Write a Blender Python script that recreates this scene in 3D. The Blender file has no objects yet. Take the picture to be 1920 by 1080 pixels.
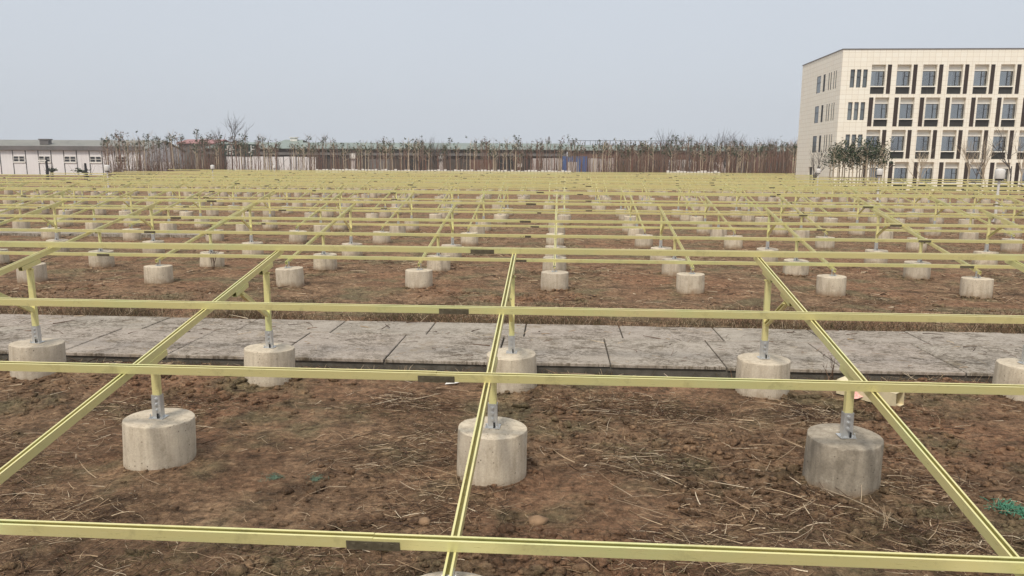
import bpy, math, random
import numpy as np
from mathutils import Vector, Matrix

random.seed(7)
RNG = np.random.default_rng(7)
R = math.radians
S = bpy.context.scene
COL = S.collection

# ------------------------------------------------------------------ camera
F_PX, YAW, PITCH, ROLL = 1400.0, 0.062, 0.165, -0.006
CAM_Z = 2.577
def cam_axes():
    cy, sy, cp, sp = math.cos(YAW), math.sin(YAW), math.cos(PITCH), math.sin(PITCH)
    fwd = Vector((-sy * cp, cy * cp, -sp))
    xh = Vector((cy, sy, 0))
    vh = Vector((-sy * sp, cy * sp, cp))
    cr, sr = math.cos(ROLL), math.sin(ROLL)
    return xh * cr - vh * sr, xh * sr + vh * cr, fwd
RT, UP, FW = cam_axes()
cam_d = bpy.data.cameras.new('camera')
cam = bpy.data.objects.new('camera', cam_d)
COL.objects.link(cam)
cam_d.sensor_width = 36.0
cam_d.lens = F_PX / 1920 * 36.0
cam_d.clip_start, cam_d.clip_end = 0.05, 9000
m = Matrix((RT, UP, -FW)).transposed().to_4x4()
m.translation = Vector((0, 0, CAM_Z))
cam.matrix_world = m
S.camera = cam

def at(px, py, Y):
    """world point at depth plane Y that is seen at photo pixel (px, py)"""
    d = FW + RT * ((px - 960) / F_PX) + UP * ((540 - py) / F_PX)
    return d * (Y / d.y) + Vector((0, 0, CAM_Z))

# ------------------------------------------------------------------ light
SUN_EL, SUN_AZ = 57.0, 199.0          # azimuth clockwise from +Y: behind the camera, a little left
S.view_settings.view_transform = 'Standard'
S.view_settings.look = 'None'
S.view_settings.gamma = 1.0
S.view_settings.use_curve_mapping = False
S.view_settings.exposure = 0.86
W = bpy.data.worlds.new('World')
S.world = W
W.use_nodes = True
wn, wl = W.node_tree.nodes, W.node_tree.links
wn.clear()
sky = wn.new('ShaderNodeTexSky')
sky.sky_type = 'NISHITA'
sky.sun_disc = False
sky.sun_elevation = R(SUN_EL)
sky.sun_rotation = R(SUN_AZ)
sky.air_density = 1.0
sky.dust_density = 7.0
sky.ozone_density = 1.5
# smog veil: the hazy sky is washed towards an even grey blue
veil = wn.new('ShaderNodeMix')
veil.data_type = 'RGBA'
veil.inputs[0].default_value = 0.86
veil.inputs[7].default_value = (4.75, 5.08, 5.55, 1)
wl.new(sky.outputs[0], veil.inputs[6])
bg = wn.new('ShaderNodeBackground')
bg.inputs[1].default_value = 0.08
wo = wn.new('ShaderNodeOutputWorld')
# faint uneven cloud sheet
cn = wn.new('ShaderNodeTexNoise')
cn.inputs['Scale'].default_value = 1.6
cn.inputs['Detail'].default_value = 3
cr_ = wn.new('ShaderNodeMapRange')
cr_.inputs[3].default_value, cr_.inputs[4].default_value = 0.95, 1.05
wl.new(cn.outputs[0], cr_.inputs[0])
cm_ = wn.new('ShaderNodeVectorMath')
cm_.operation = 'SCALE'
wl.new(veil.outputs[2], cm_.inputs[0])
wl.new(cr_.outputs[0], cm_.inputs['Scale'])
wl.new(cm_.outputs[0], bg.inputs[0])
S.cycles.caustics_reflective = False
S.cycles.caustics_refractive = False
S.cycles.sample_clamp_indirect = 1.2
wl.new(bg.outputs[0], wo.inputs[0])
sd = bpy.data.lights.new('sun', 'SUN')
sd.energy = 1.5
sd.angle = R(10)
sd.color = (1.0, 0.93, 0.82)
sun = bpy.data.objects.new('sun', sd)
COL.objects.link(sun)
a, e = R(SUN_AZ), R(SUN_EL)
sdir = Vector((math.sin(a) * math.cos(e), math.cos(a) * math.cos(e), math.sin(e)))
sun.rotation_euler = sdir.to_track_quat('Z', 'Y').to_euler()
sun.location = (0, -10, 30)

# ------------------------------------------------------------------ helpers
def srgb(r, g, b):
    f = lambda c: (c / 255 / 12.92) if c <= 10 else ((c / 255 + 0.055) / 1.055) ** 2.4
    return (f(r), f(g), f(b), 1)

class MB:
    def __init__(s):
        s.v, s.f, s.mi = [], [], []
    def add(s, vs, fs, mi=0):
        o = len(s.v)
        s.v += [tuple(p) for p in vs]
        s.f += [tuple(i + o for i in f) for f in fs]
        s.mi += [mi] * len(fs)
        return s
    def box(s, x0, y0, z0, x1, y1, z1, mi=0, M=None):
        vs = [Vector(p) for p in ((x0, y0, z0), (x1, y0, z0), (x1, y1, z0), (x0, y1, z0), (x0, y0, z1), (x1, y0, z1), (x1, y1, z1), (x0, y1, z1))]
        if M is not None:
            vs = [M @ p for p in vs]
        return s.add(vs, [(0, 3, 2, 1), (4, 5, 6, 7), (0, 1, 5, 4), (1, 2, 6, 5), (2, 3, 7, 6), (3, 0, 4, 7)], mi)
    def tube(s, pts, rad, n=5, mi=0, cap=True):
        pts = [Vector(p) for p in pts]
        if not hasattr(rad, '__len__'):
            rad = [rad] * len(pts)
        vs, fs = [], []
        for i, p in enumerate(pts):
            d = (pts[min(i + 1, len(pts) - 1)] - pts[max(i - 1, 0)])
            d = d.normalized() if d.length > 1e-9 else Vector((0, 0, 1))
            u = d.cross(Vector((0.31, 0.95, 0.07)))
            if u.length < 1e-3:
                u = d.cross(Vector((1, 0, 0)))
            u.normalize()
            w = d.cross(u)
            for k in range(n):
                t = 2 * math.pi * k / n
                vs.append(p + (u * math.cos(t) + w * math.sin(t)) * rad[i])
        for i in range(len(pts) - 1):
            for k in range(n):
                fs.append((i * n + k, i * n + (k + 1) % n, (i + 1) * n + (k + 1) % n, (i + 1) * n + k))
        if cap:
            fs.append(tuple(range(n - 1, -1, -1)))
            fs.append(tuple((len(pts) - 1) * n + k for k in range(n)))
        return s.add(vs, fs, mi)
    def mesh(s, name, mats, smooth=False):
        me = bpy.data.meshes.new(name)
        me.from_pydata(s.v, [], s.f)
        for mm in (mats if isinstance(mats, (list, tuple)) else [mats]):
            me.materials.append(mm)
        me.polygons.foreach_set('material_index', s.mi)
        if smooth:
            me.polygons.foreach_set('use_smooth', [True] * len(s.f))
        me.update()
        return me
    def build(s, name, mats, parent=None, smooth=False, loc=None):
        return put(name, s.mesh(name, mats, smooth), parent, loc)

def put(name, me, parent=None, loc=None, rot=None):
    o = bpy.data.objects.new(name, me)
    COL.objects.link(o)
    if parent is not None:
        o.parent = parent
    if loc is not None:
        o.location = loc
    if rot is not None:
        o.rotation_euler = rot
    return o

def empty(name, loc=(0, 0, 0), rz=0):
    o = put(name, None, None, loc, (0, 0, rz))
    o.empty_display_size = 0.2
    return o

def tag(o, label=None, cat=None, group=None, kind=None):
    if label: o['label'] = label
    if cat: o['category'] = cat
    if group: o['group'] = group
    if kind: o['kind'] = kind
    return o

def np_mesh(name, V, Fq, mats, mi=None, smooth=False):
    me = bpy.data.meshes.new(name)
    V = np.ascontiguousarray(V, np.float32)
    Fq = np.ascontiguousarray(Fq, np.int32)
    k = Fq.shape[1]
    me.vertices.add(len(V))
    me.vertices.foreach_set('co', V.ravel())
    me.loops.add(Fq.size)
    me.loops.foreach_set('vertex_index', Fq.ravel())
    me.polygons.add(len(Fq))
    me.polygons.foreach_set('loop_start', np.arange(0, Fq.size, k, dtype=np.int32))
    me.polygons.foreach_set('loop_total', np.full(len(Fq), k, np.int32))
    for mm in (mats if isinstance(mats, (list, tuple)) else [mats]):
        me.materials.append(mm)
    if mi is not None:
        me.polygons.foreach_set('material_index', np.ascontiguousarray(mi, np.int32))
    if smooth:
        me.polygons.foreach_set('use_smooth', np.ones(len(Fq), bool))
    me.update(calc_edges=True)
    me.validate()
    return me

def vnoise(x, y, seed=0):
    """smooth value noise in [-1, 1]"""
    xi, yi = np.floor(x).astype(np.int64), np.floor(y).astype(np.int64)
    fx, fy = x - xi, y - yi
    fx, fy = fx * fx * (3 - 2 * fx), fy * fy * (3 - 2 * fy)
    def h(i, j):
        n = (i * 374761393 + j * 668265263 + seed * 974634777) & 0xffffffff
        n = ((n ^ (n >> 13)) * 1274126177) & 0xffffffff
        return ((n ^ (n >> 16)) & 0xffff) / 32767.5 - 1
    a0 = h(xi, yi) * (1 - fx) + h(xi + 1, yi) * fx
    a1 = h(xi, yi + 1) * (1 - fx) + h(xi + 1, yi + 1) * fx
    return a0 * (1 - fy) + a1 * fy

# ------------------------------------------------------------------ materials
class NT:
    def __init__(s, name, rough=0.8, metal=0.0, spec=0.3):
        s.m = bpy.data.materials.new(name)
        s.m.use_nodes = True
        s.n, s.l = s.m.node_tree.nodes, s.m.node_tree.links
        s.b = s.n['Principled BSDF']
        s.b.inputs['Roughness'].default_value = rough
        s.b.inputs['Metallic'].default_value = metal
        s.b.inputs['Specular IOR Level'].default_value = spec
    def new(s, t, **kw):
        n = s.n.new(t)
        for k, v in kw.items():
            setattr(n, k, v)
        return n
    def coord(s, scale=(1, 1, 1), kind='Object'):
        tc = s.new('ShaderNodeTexCoord')
        mp = s.new('ShaderNodeMapping')
        mp.inputs['Scale'].default_value = scale
        s.l.new(tc.outputs[kind], mp.inputs[0])
        return mp.outputs[0]
    def wcoord(s, scale=(1, 1, 1)):
        g = s.new('ShaderNodeNewGeometry')
        mp = s.new('ShaderNodeMapping')
        mp.inputs['Scale'].default_value = scale
        s.l.new(g.outputs['Position'], mp.inputs[0])
        return mp.outputs[0]
    def noise(s, vec, scale, detail=6, rough=0.6):
        n = s.new('ShaderNodeTexNoise')
        n.inputs['Scale'].default_value = scale
        n.inputs['Detail'].default_value = detail
        n.inputs['Roughness'].default_value = rough
        s.l.new(vec, n.inputs['Vector'])
        return n.outputs['Fac']
    def ramp(s, fac, stops):
        r = s.new('ShaderNodeValToRGB')
        el = r.color_ramp.elements
        while len(el) < len(stops):
            el.new(0.5)
        for q, (p, c) in zip(el, stops):
            q.position = p
            q.color = c if len(c) == 4 else (*c, 1)
        s.l.new(fac, r.inputs[0])
        return r.outputs[0]
    def mix(s, fac, a, b, mode='MIX'):
        n = s.new('ShaderNodeMix', data_type='RGBA', blend_type=mode)
        for idx, v in ((0, fac), (6, a), (7, b)):
            if hasattr(v, 'is_output') or hasattr(v, 'links'):
                s.l.new(v, n.inputs[idx])
            else:
                n.inputs[idx].default_value = v
        return n.outputs[2]
    def color(s, c):
        if hasattr(c, 'links'):
            s.l.new(c, s.b.inputs['Base Color'])
        else:
            s.b.inputs['Base Color'].default_value = c
        return s
    def bump(s, h, dist=0.01, strength=0.6):
        b = s.new('ShaderNodeBump')
        b.inputs['Distance'].default_value = dist
        b.inputs['Strength'].default_value = strength
        s.l.new(h, b.inputs['Height'])
        s.l.new(b.outputs[0], s.b.inputs['Normal'])
        return s
    def rnd(s):
        return s.new('ShaderNodeObjectInfo').outputs['Random']

BW = [(0.35, (0, 0, 0, 1)), (0.65, (1, 1, 1, 1))]

def plain(name, c, rough=0.7, metal=0.0, spec=0.3, var=0.25, scale=3.0, bump=None):
    t = NT(name, rough, metal, spec)
    f = t.noise(t.coord(), scale)
    lo = tuple(x * (1 - var) for x in c[:3]) + (1,)
    hi = tuple(min(1, x * (1 + var)) for x in c[:3]) + (1,)
    t.color(t.ramp(f, [(0.3, lo), (0.7, hi)]))
    if bump:
        t.bump(f, bump)
    return t.m

def mk_steel():
    t = NT('passivated_steel', 0.40, 0.22, 0.8)
    f1 = t.noise(t.wcoord((.7, 1, 1)), 1.3, 3)
    f2 = t.noise(t.coord((4, 4, 60)), 3.0, 5)
    c = t.ramp(f1, [(0.3, srgb(233, 223, 158)), (0.5, srgb(229, 222, 154)), (0.62, srgb(221, 223, 156)), (0.75, srgb(236, 218, 160))])
    c = t.mix(t.ramp(f2, [(0.5, (0, 0, 0, 1)), (0.8, (.4, .4, .4, 1))]), c, srgb(238, 232, 192))
    c = t.mix(t.ramp(t.rnd(), [(0, (0, 0, 0, 1)), (1, (.35, .35, .35, 1))]), c, srgb(228, 212, 156))
    g = t.noise(t.wcoord((3, 3, 3)), 2.0, 7, 0.7)
    c = t.mix(t.ramp(g, [(0.55, (0, 0, 0, 1)), (0.72, (.5, .5, .5, 1))]), c, srgb(172, 164, 116))
    t.color(c)
    r = t.ramp(f2, [(0.3, (.26, .26, .26, 1)), (0.7, (.40, .40, .40, 1))])
    t.l.new(r, t.b.inputs['Roughness'])
    return t.m

def mk_galv():
    t = NT('galvanised_steel', 0.36, 0.6, 0.5)
    v = t.new('ShaderNodeTexVoronoi')
    v.inputs['Scale'].default_value = 60
    t.l.new(t.coord(), v.inputs['Vector'])
    t.color(t.mix(t.noise(t.coord(), 14), srgb(178, 180, 180), srgb(226, 227, 226)))
    return t.m

def mk_splice():
    t = NT('dull_zinc', 0.55, 0.6, 0.4)
    t.color(t.ramp(t.noise(t.coord(), 18, 7), [(0.3, srgb(98, 92, 76)), (0.7, srgb(140, 132, 112))]))
    return t.m

def mk_concrete(name, base, alt, dark, stain=0.42):
    t = NT(name, 0.9, 0, 0.2)
    v = t.coord()
    w = t.wcoord()
    c = t.mix(t.ramp(t.noise(w, 2.3, 5), BW), base, alt)
    c = t.mix(t.ramp(t.rnd(), [(0, (0, 0, 0, 1)), (1, (.6, .6, .6, 1))]), c, srgb(182, 172, 158))
    streak = t.noise(t.wcoord((9, 9, 1.0)), 2.0, 6)
    c = t.mix(t.ramp(streak, [(0.44, (0, 0, 0, 1)), (0.66, (stain,) * 3 + (1,))]), c, dark)
    blot = t.noise(w, 5.5, 8, 0.75)
    c = t.mix(t.ramp(blot, [(0.52, (0, 0, 0, 1)), (0.66, (.4, .4, .4, 1))]), c, dark)
    c = t.mix(t.ramp(blot, [(0.32, (.5, .5, .5, 1)), (0.44, (0, 0, 0, 1))]), c, srgb(214, 205, 188))
    pits = t.new('ShaderNodeTexVoronoi')
    pits.inputs['Scale'].default_value = 26
    t.l.new(w, pits.inputs['Vector'])
    pf = t.ramp(pits.outputs['Distance'], [(0.08, (.9, .9, .9, 1)), (0.2, (0, 0, 0, 1))])
    pm = t.mix(t.ramp(t.noise(w, 6, 3), [(0.46, (0, 0, 0, 1)), (0.54, (1, 1, 1, 1))]), (0, 0, 0, 1), pf)
    c = t.mix(pm, c, srgb(95, 85, 74))
    fine = t.noise(w, 70, 5, 0.7)
    c = t.mix(0.35, c, t.ramp(fine, [(0.3, (.28, .25, .21, 1)), (0.7, (.72, .69, .62, 1))]), 'OVERLAY')
    # soil splashed on the foot
    sep = t.new('ShaderNodeSeparateXYZ')
    t.l.new(w, sep.inputs[0])
    md = t.new('ShaderNodeMath', operation='ADD')
    nz = t.new('ShaderNodeMath', operation='MULTIPLY')
    nz.inputs[1].default_value = 0.22
    t.l.new(t.noise(w, 7, 5), nz.inputs[0])
    t.l.new(sep.outputs[2], md.inputs[0])
    t.l.new(nz.outputs[0], md.inputs[1])
    c = t.mix(t.ramp(md.outputs[0], [(0.07, (.75, .75, .75, 1)), (0.20, (0, 0, 0, 1))]), c, srgb(132, 104, 76))
    t.color(c)
    t.bump(t.noise(w, 40, 6, 0.65), 0.006, 0.5)
    return t.m

def mk_ground():
    t = NT('bare_soil', 0.97, 0, 0.1)
    w = t.wcoord()
    big = t.noise(w, 0.33, 5, 0.55)
    mid = t.noise(w, 1.7, 6, 0.62)
    fine = t.noise(w, 16, 8, 0.74)
    c = t.ramp(mid, [(0.3, srgb(92, 74, 59)), (0.47, srgb(132, 106, 84)), (0.66, srgb(164, 135, 108))])
    c = t.mix(t.ramp(big, [(0.45, (0, 0, 0, 1)), (0.62, (.7, .7, .7, 1))]), c, srgb(148, 110, 86))
    c = t.mix(t.ramp(t.noise(w, 0.9, 5), [(0.50, (0, 0, 0, 1)), (0.62, (.75, .75, .75, 1))]), c, srgb(120, 114, 88))
    # lumps of a hand's width: soil darker at the noise lows, paler at the highs
    lump = t.noise(t.wcoord((1, 1.25, 1)), 5.5, 7, 0.74)
    c = t.mix(t.ramp(lump, [(0.36, (.85, .85, .85, 1)), (0.49, (0, 0, 0, 1))]), c, srgb(80, 66, 54))
    c = t.mix(t.ramp(lump, [(0.54, (0, 0, 0, 1)), (0.66, (.6, .6, .6, 1))]), c, srgb(176, 148, 118))
    c = t.mix(0.8, c, t.ramp(fine, [(0.32, (.10, .09, .08, 1)), (0.5, (.5, .49, .47, 1)), (0.68, (.95, .92, .85, 1))]), 'OVERLAY')
    for sc, st in (((8, 50, 3), 0.5), ((50, 10, 3), 0.45), ((28, 33, 3), .5), ((1.5, 7, 1), .25)):
        fb = t.noise(t.wcoord(sc), 1.6, 7, 0.8)
        c = t.mix(t.ramp(fb, [(0.56, (0, 0, 0, 1)), (0.68, (st,) * 3 + (1,))]), c, srgb(194, 172, 144))
        c = t.mix(t.ramp(fb, [(0.32, (st,) * 3 + (1,)), (0.44, (0, 0, 0, 1))]), c, srgb(70, 56, 44))
    t.color(c)
    t.bump(t.noise(w, 22, 9, 0.75), 0.06, 1.0)
    return t.m

def mk_slab():
    t = NT('path_concrete', 0.88, 0, 0.25)
    w = t.wcoord()
    c = t.mix(t.ramp(t.noise(w, 1.1, 5), BW), srgb(156, 148, 137), srgb(172, 163, 150))
    c = t.mix(t.ramp(t.rnd(), [(0, (0, 0, 0, 1)), (1, (.6, .6, .6, 1))]), c, srgb(168, 155, 145))
    area = t.ramp(t.noise(w, 1.3, 4), [(0.38, (.25, .25, .25, 1)), (0.58, (1, 1, 1, 1))])
    st = t.noise(t.wcoord((1.0, 1.6, 1)), 4.5, 10, 0.82)
    k = t.mix(1.0, t.ramp(st, [(0.47, (0, 0, 0, 1)), (0.57, (.85, .85, .85, 1))]), area, 'MULTIPLY')
    c = t.mix(k, c, srgb(100, 90, 76))
    sp = t.noise(t.wcoord((9, 14, 1)), 2.2, 8, 0.8)
    k = t.mix(1.0, t.ramp(sp, [(0.51, (0, 0, 0, 1)), (0.58, (.95, .95, .95, 1))]), area, 'MULTIPLY')
    c = t.mix(k, c, srgb(84, 74, 60))
    gr = t.noise(w, 2.0, 6, .7)
    c = t.mix(t.ramp(gr, [(0.58, (0, 0, 0, 1)), (0.7, (.45, .45, .45, 1))]), c, srgb(138, 120, 90))
    c = t.mix(0.45, c, t.ramp(t.noise(w, 60, 6, .75), [(.3, (.25, .24, .22, 1)), (.7, (.74, .74, .72, 1))]), 'OVERLAY')
    t.color(c)
    t.bump(t.noise(w, 30, 6), 0.008, 0.5)
    return t.m

def mk_tiled(name, c0, c1, joint, scale, w=0.9, h=0.45, rough=0.55):
    t = NT(name, rough, 0, 0.4)
    tc = t.new('ShaderNodeTexCoord')
    sep = t.new('ShaderNodeSeparateXYZ')
    t.l.new(tc.outputs['Object'], sep.inputs[0])
    ad = t.new('ShaderNodeMath', operation='ADD')
    t.l.new(sep.outputs[0], ad.inputs[0])
    t.l.new(sep.outputs[1], ad.inputs[1])
    cb = t.new('ShaderNodeCombineXYZ')
    t.l.new(ad.outputs[0], cb.inputs[0])
    t.l.new(sep.outputs[2], cb.inputs[1])
    br = t.new('ShaderNodeTexBrick', offset=0.0)
    br.inputs['Color1'].default_value = c0
    br.inputs['Color2'].default_value = c1
    br.inputs['Mortar'].default_value = joint
    br.inputs['Scale'].default_value = scale
    br.inputs['Mortar Size'].default_value = 0.018
    br.inputs['Brick Width'].default_value = w
    br.inputs['Row Height'].default_value = h
    t.l.new(cb.outputs[0], br.inputs['Vector'])
    st = t.noise(t.coord((1.2, 1.2, 0.35)), 1.2, 5)
    t.color(t.mix(t.ramp(st, [(0.45, (0, 0, 0, 1)), (0.75, (.3, .3, .3, 1))]), br.outputs[0], srgb(230, 222, 206)))
    return t.m

def mk_leaf(name, a, b, c=None):
    t = NT(name, 0.7, 0, 0.25)
    g = t.new('ShaderNodeNewGeometry')
    t.color(t.ramp(g.outputs['Random Per Island'], [(0.0, a), (0.6, b), (1.0, c or b)]))
    return t.m

def mk_sheet(name, c, c2, rib=1.0):
    t = NT(name, 0.6, 0, 0.3)
    v = t.coord((1, 1, 1))
    f = t.noise(t.coord((rib * 3, rib * 3, 0.15)), 1.0, 5)
    f2 = t.noise(v, 0.25, 4)
    t.color(t.mix(t.ramp(f, BW), c, t.mix(t.ramp(f2, BW), c, c2)))
    return t.m

def mk_glass(name, c=(0.03, 0.04, 0.045, 1), rough=0.08):
    t = NT(name, rough, 0.0, 0.8)
    f = t.noise(t.wcoord((.35, .35, .12)), 1.0, 2)
    t.color(t.ramp(f, [(0.35, c), (0.65, tuple(min(1, x * 3.2) for x in c[:3]) + (1,))]))
    return t.m

M = {}
M['steel'] = mk_steel()
M['galv'] = mk_galv()
M['splice'] = mk_splice()
M['conc'] = mk_concrete('pier_concrete', srgb(214, 202, 181), srgb(200, 189, 171), srgb(146, 132, 112))
M['conc_dark'] = mk_concrete('weathered_pier_concrete', srgb(158, 148, 132), srgb(140, 132, 118), srgb(98, 90, 78), 0.4)
M['ground'] = mk_ground()
M['slab'] = mk_slab()
M['kerb'] = plain('shaded_damp_concrete', srgb(92, 88, 80), 0.9, var=0.4, scale=6, bump=0.01)  # damp concrete, with the shade of the path's side put into the colour
M['straw'] = mk_leaf('dry_straw', srgb(150, 120, 92), srgb(196, 172, 140), srgb(222, 204, 176))
M['twig'] = mk_leaf('dark_stems', srgb(66, 50, 40), srgb(96, 74, 58), srgb(132, 104, 82))
M['weed'] = mk_leaf('dry_weeds', srgb(70, 66, 42), srgb(98, 86, 60), srgb(136, 116, 86))
M['clod'] = plain('soil_clods', srgb(116, 86, 62), 1.0, spec=0.05, var=0.4, scale=9, bump=0.02)
M['stone'] = plain('pale_stone', srgb(142, 116, 90), 0.9, var=0.3, scale=12, bump=0.01)
M['net'] = plain('green_netting', srgb(78, 128, 104), 0.8, var=0.4, scale=30)
M['netfaded'] = plain('faded_netting', srgb(98, 116, 98), 0.9, var=0.3, scale=30)
M['cream'] = mk_tiled('cream_stone_cladding', srgb(248, 242, 226), srgb(245, 237, 219), srgb(222, 211, 190), 1.0, 0.62, 0.47)
M['creamtrim'] = plain('cream_trim', srgb(244, 240, 228), 0.6, var=0.03, scale=1)
M['brown'] = mk_sheet('brown_louvre', srgb(72, 60, 54), srgb(84, 72, 66), 3)
M['spandrel'] = mk_sheet('dark_spandrel', srgb(48, 47, 45), srgb(60, 58, 54), 2)
M['frame'] = plain('dark_window_frame', srgb(52, 52, 54), 0.5, var=0.1)
M['glass'] = mk_glass('window_glass', (0.06, 0.07, 0.075, 1))
M['blind'] = mk_sheet('pale_curtain', srgb(232, 236, 236), srgb(206, 212, 214), 4)
M['blindgrey'] = mk_sheet('grey_curtain', srgb(186, 196, 200), srgb(150, 162, 168), 4)
def mk_clear():
    m_ = bpy.data.materials.new('clear_window_glass')
    m_.use_nodes = True
    n_, l_ = m_.node_tree.nodes, m_.node_tree.links
    n_.clear()
    o_ = n_.new('ShaderNodeOutputMaterial')
    mx = n_.new('ShaderNodeMixShader')
    fr = n_.new('ShaderNodeFresnel')
    fr.inputs[0].default_value = 1.6
    ad = n_.new('ShaderNodeMath'); ad.operation = 'ADD'; ad.inputs[1].default_value = 0.20
    tr = n_.new('ShaderNodeBsdfTransparent'); tr.inputs[0].default_value = (.94, .97, .98, 1)
    gl = n_.new('ShaderNodeBsdfGlossy'); gl.inputs['Roughness'].default_value = .04
    l_.new(fr.outputs[0], ad.inputs[0]); l_.new(ad.outputs[0], mx.inputs[0])
    l_.new(tr.outputs[0], mx.inputs[1]); l_.new(gl.outputs[0], mx.inputs[2]); l_.new(mx.outputs[0], o_.inputs[0])
    return m_
M['clearglass'] = mk_clear()
M['white'] = mk_sheet('white_sheet_metal', srgb(228, 224, 222), srgb(212, 208, 206), 1)
M['whitebox'] = plain('white_paint', srgb(226, 222, 214), 0.6, var=0.1)
M['joint'] = plain('dark_joint', srgb(70, 68, 66), 0.8, var=0.1)
M['roof'] = mk_sheet('grey_roof', srgb(136, 134, 126), srgb(112, 112, 106), .5)
M['roofdark'] = mk_sheet('dark_fascia', srgb(112, 106, 104), srgb(94, 92, 88), .5)
M['roofgreen'] = mk_sheet('grey_green_roof', srgb(136, 146, 138), srgb(118, 126, 118), .5)
M['walldark'] = mk_sheet('dark_brown_wall', srgb(88, 78, 70), srgb(70, 66, 60), .8)
M['wallgrey'] = mk_sheet('grey_wall', srgb(116, 112, 108), srgb(96, 94, 90), .8)
M['wallred'] = mk_sheet('red_brown_wall', srgb(112, 84, 72), srgb(96, 76, 66), .8)
M['tilered'] = mk_sheet('red_roof_tiles', srgb(160, 116, 112), srgb(140, 104, 100), 1)
M['hoard'] = mk_sheet('pale_hoarding', srgb(188, 178, 172), srgb(168, 160, 154), 1.5)
M['blue'] = mk_sheet('blue_sheet', srgb(82, 102, 146), srgb(70, 88, 128), 1.5)
M['darkgreen'] = plain('dark_green_board', srgb(52, 66, 58), 0.7, var=0.15)
M['bark'] = mk_sheet('thin_bark', srgb(142, 122, 106), srgb(112, 94, 82), 4)
M['barkred'] = mk_sheet('red_brown_bark', srgb(132, 98, 82), srgb(108, 80, 70), 4)
M['barkpale'] = mk_sheet('pale_bark', srgb(196, 180, 156), srgb(166, 150, 128), 4)
M['barkgrey'] = mk_sheet('grey_bark', srgb(100, 94, 90), srgb(84, 78, 74), 4)
M['leafdark'] = mk_leaf('dull_leaves', srgb(54, 66, 48), srgb(72, 84, 60), srgb(98, 98, 76))
M['leafrust'] = mk_leaf('rusty_leaves', srgb(116, 84, 70), srgb(100, 88, 72), srgb(78, 82, 66))
M['leafgreen'] = mk_leaf('evergreen_leaves', srgb(38, 50, 34), srgb(58, 70, 46), srgb(78, 86, 58))
M['lamp'] = plain('lamp_shell', srgb(214, 210, 204), 0.5, 0.0, 0.4, var=0.06)
M['pink'] = mk_sheet('pink_printed_sack', srgb(220, 150, 140), srgb(232, 214, 200), 20)
M['offcut'] = plain('cream_offcut_paint', srgb(222, 208, 172), 0.6, var=0.15, scale=8)
M['black'] = plain('black_paint', srgb(40, 40, 42), 0.6, var=0.1)

# ------------------------------------------------------------------ ground
PATH_Y0, PATH_Y1 = 9.17, 11.50
MOUNDS = [(-0.522 + 2.86 * k, y_, h_) for k in range(-3, 4) for y_, h_ in ((5.905, .03), (8.38, .03))] + [(-0.076 + 2.86 * k, y_, .03) for k in range(-6, 6) for y_ in (15.57, 18.05)]
def ground_z(x, y):
    z = 0.035 * vnoise(x * 0.45, y * 0.45, 1) + 0.022 * vnoise(x * 1.3, y * 1.3, 2)
    near = np.clip((40 - y) / 30, 0, 1)
    z = z + near * 0.016 * vnoise(x * 4.1, y * 4.1, 3)
    cm = np.clip(vnoise(x * 0.6 + 9, y * 0.9, 4) * 1.6 + 0.35, 0.12, 1) * np.clip((18 - y) / 10, 0, 1)
    z = z + cm * (0.026 * np.abs(vnoise(x * 9.5, y * 9.5, 5)) + 0.02 * np.abs(vnoise(x * 19, y * 19, 6)) - 0.008)
    z = z - 0.05 * np.clip((y - 11) / 5, 0, 1)
    z = z + 0.04 * np.exp(-((y - 8.5) / 0.55) ** 2)
    z = z - 0.075 * np.exp(-((y - PATH_Y0 + 0.02) / 0.2) ** 2)
    for px, py, hh in MOUNDS:
        d2 = (x - px) ** 2 + (y - py) ** 2
        z = z + np.where(d2 < .8, hh * np.exp(-np.maximum(np.sqrt(d2) - .27, 0) ** 2 / .012) * (.6 + .8 * vnoise(x * 3.1, y * 3.1, 55)), 0)
    pm = np.clip(((PATH_Y1 - PATH_Y0) / 2 - 0.03 - np.abs(y - (PATH_Y0 + PATH_Y1) / 2)) / 0.12, 0, 1)
    z = z * (1 - pm) + pm * (-0.06)
    far = np.clip((y - 60) / 40, 0, 1)
    return z * (1 - far) - 0.05 * far

ys = np.concatenate([[-60, -25, -12, -6, -3, -1.2, 0, 0.6], np.geomspace(1.1, 130, 560), np.geomspace(140, 6000, 24)])
us = np.concatenate([-np.geomspace(8, 1.2, 16), np.linspace(-1.1, 1.1, 440), np.geomspace(1.2, 8, 16)])
wy = 0.82 * np.maximum(ys, 0) + 3.0
GX = us[None, :] * wy[:, None]
GY = np.repeat(ys[:, None], len(us), 1)
GZ = ground_z(GX, GY)
nr, nc = GX.shape
ii = (np.arange(nr - 1)[:, None] * nc + np.arange(nc - 1)[None, :]).ravel()
quads = np.stack([ii, ii + 1, ii + nc + 1, ii + nc], 1)
gme = np_mesh('ground', np.stack([GX, GY, GZ], -1).reshape(-1, 3), quads, M['ground'], smooth=True)
tag(put('ground', gme), 'brown bare soil with straw litter', kind='structure')

def gz(x, y):
    return float(ground_z(np.array([float(x)]), np.array([float(y)]))[0])

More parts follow.
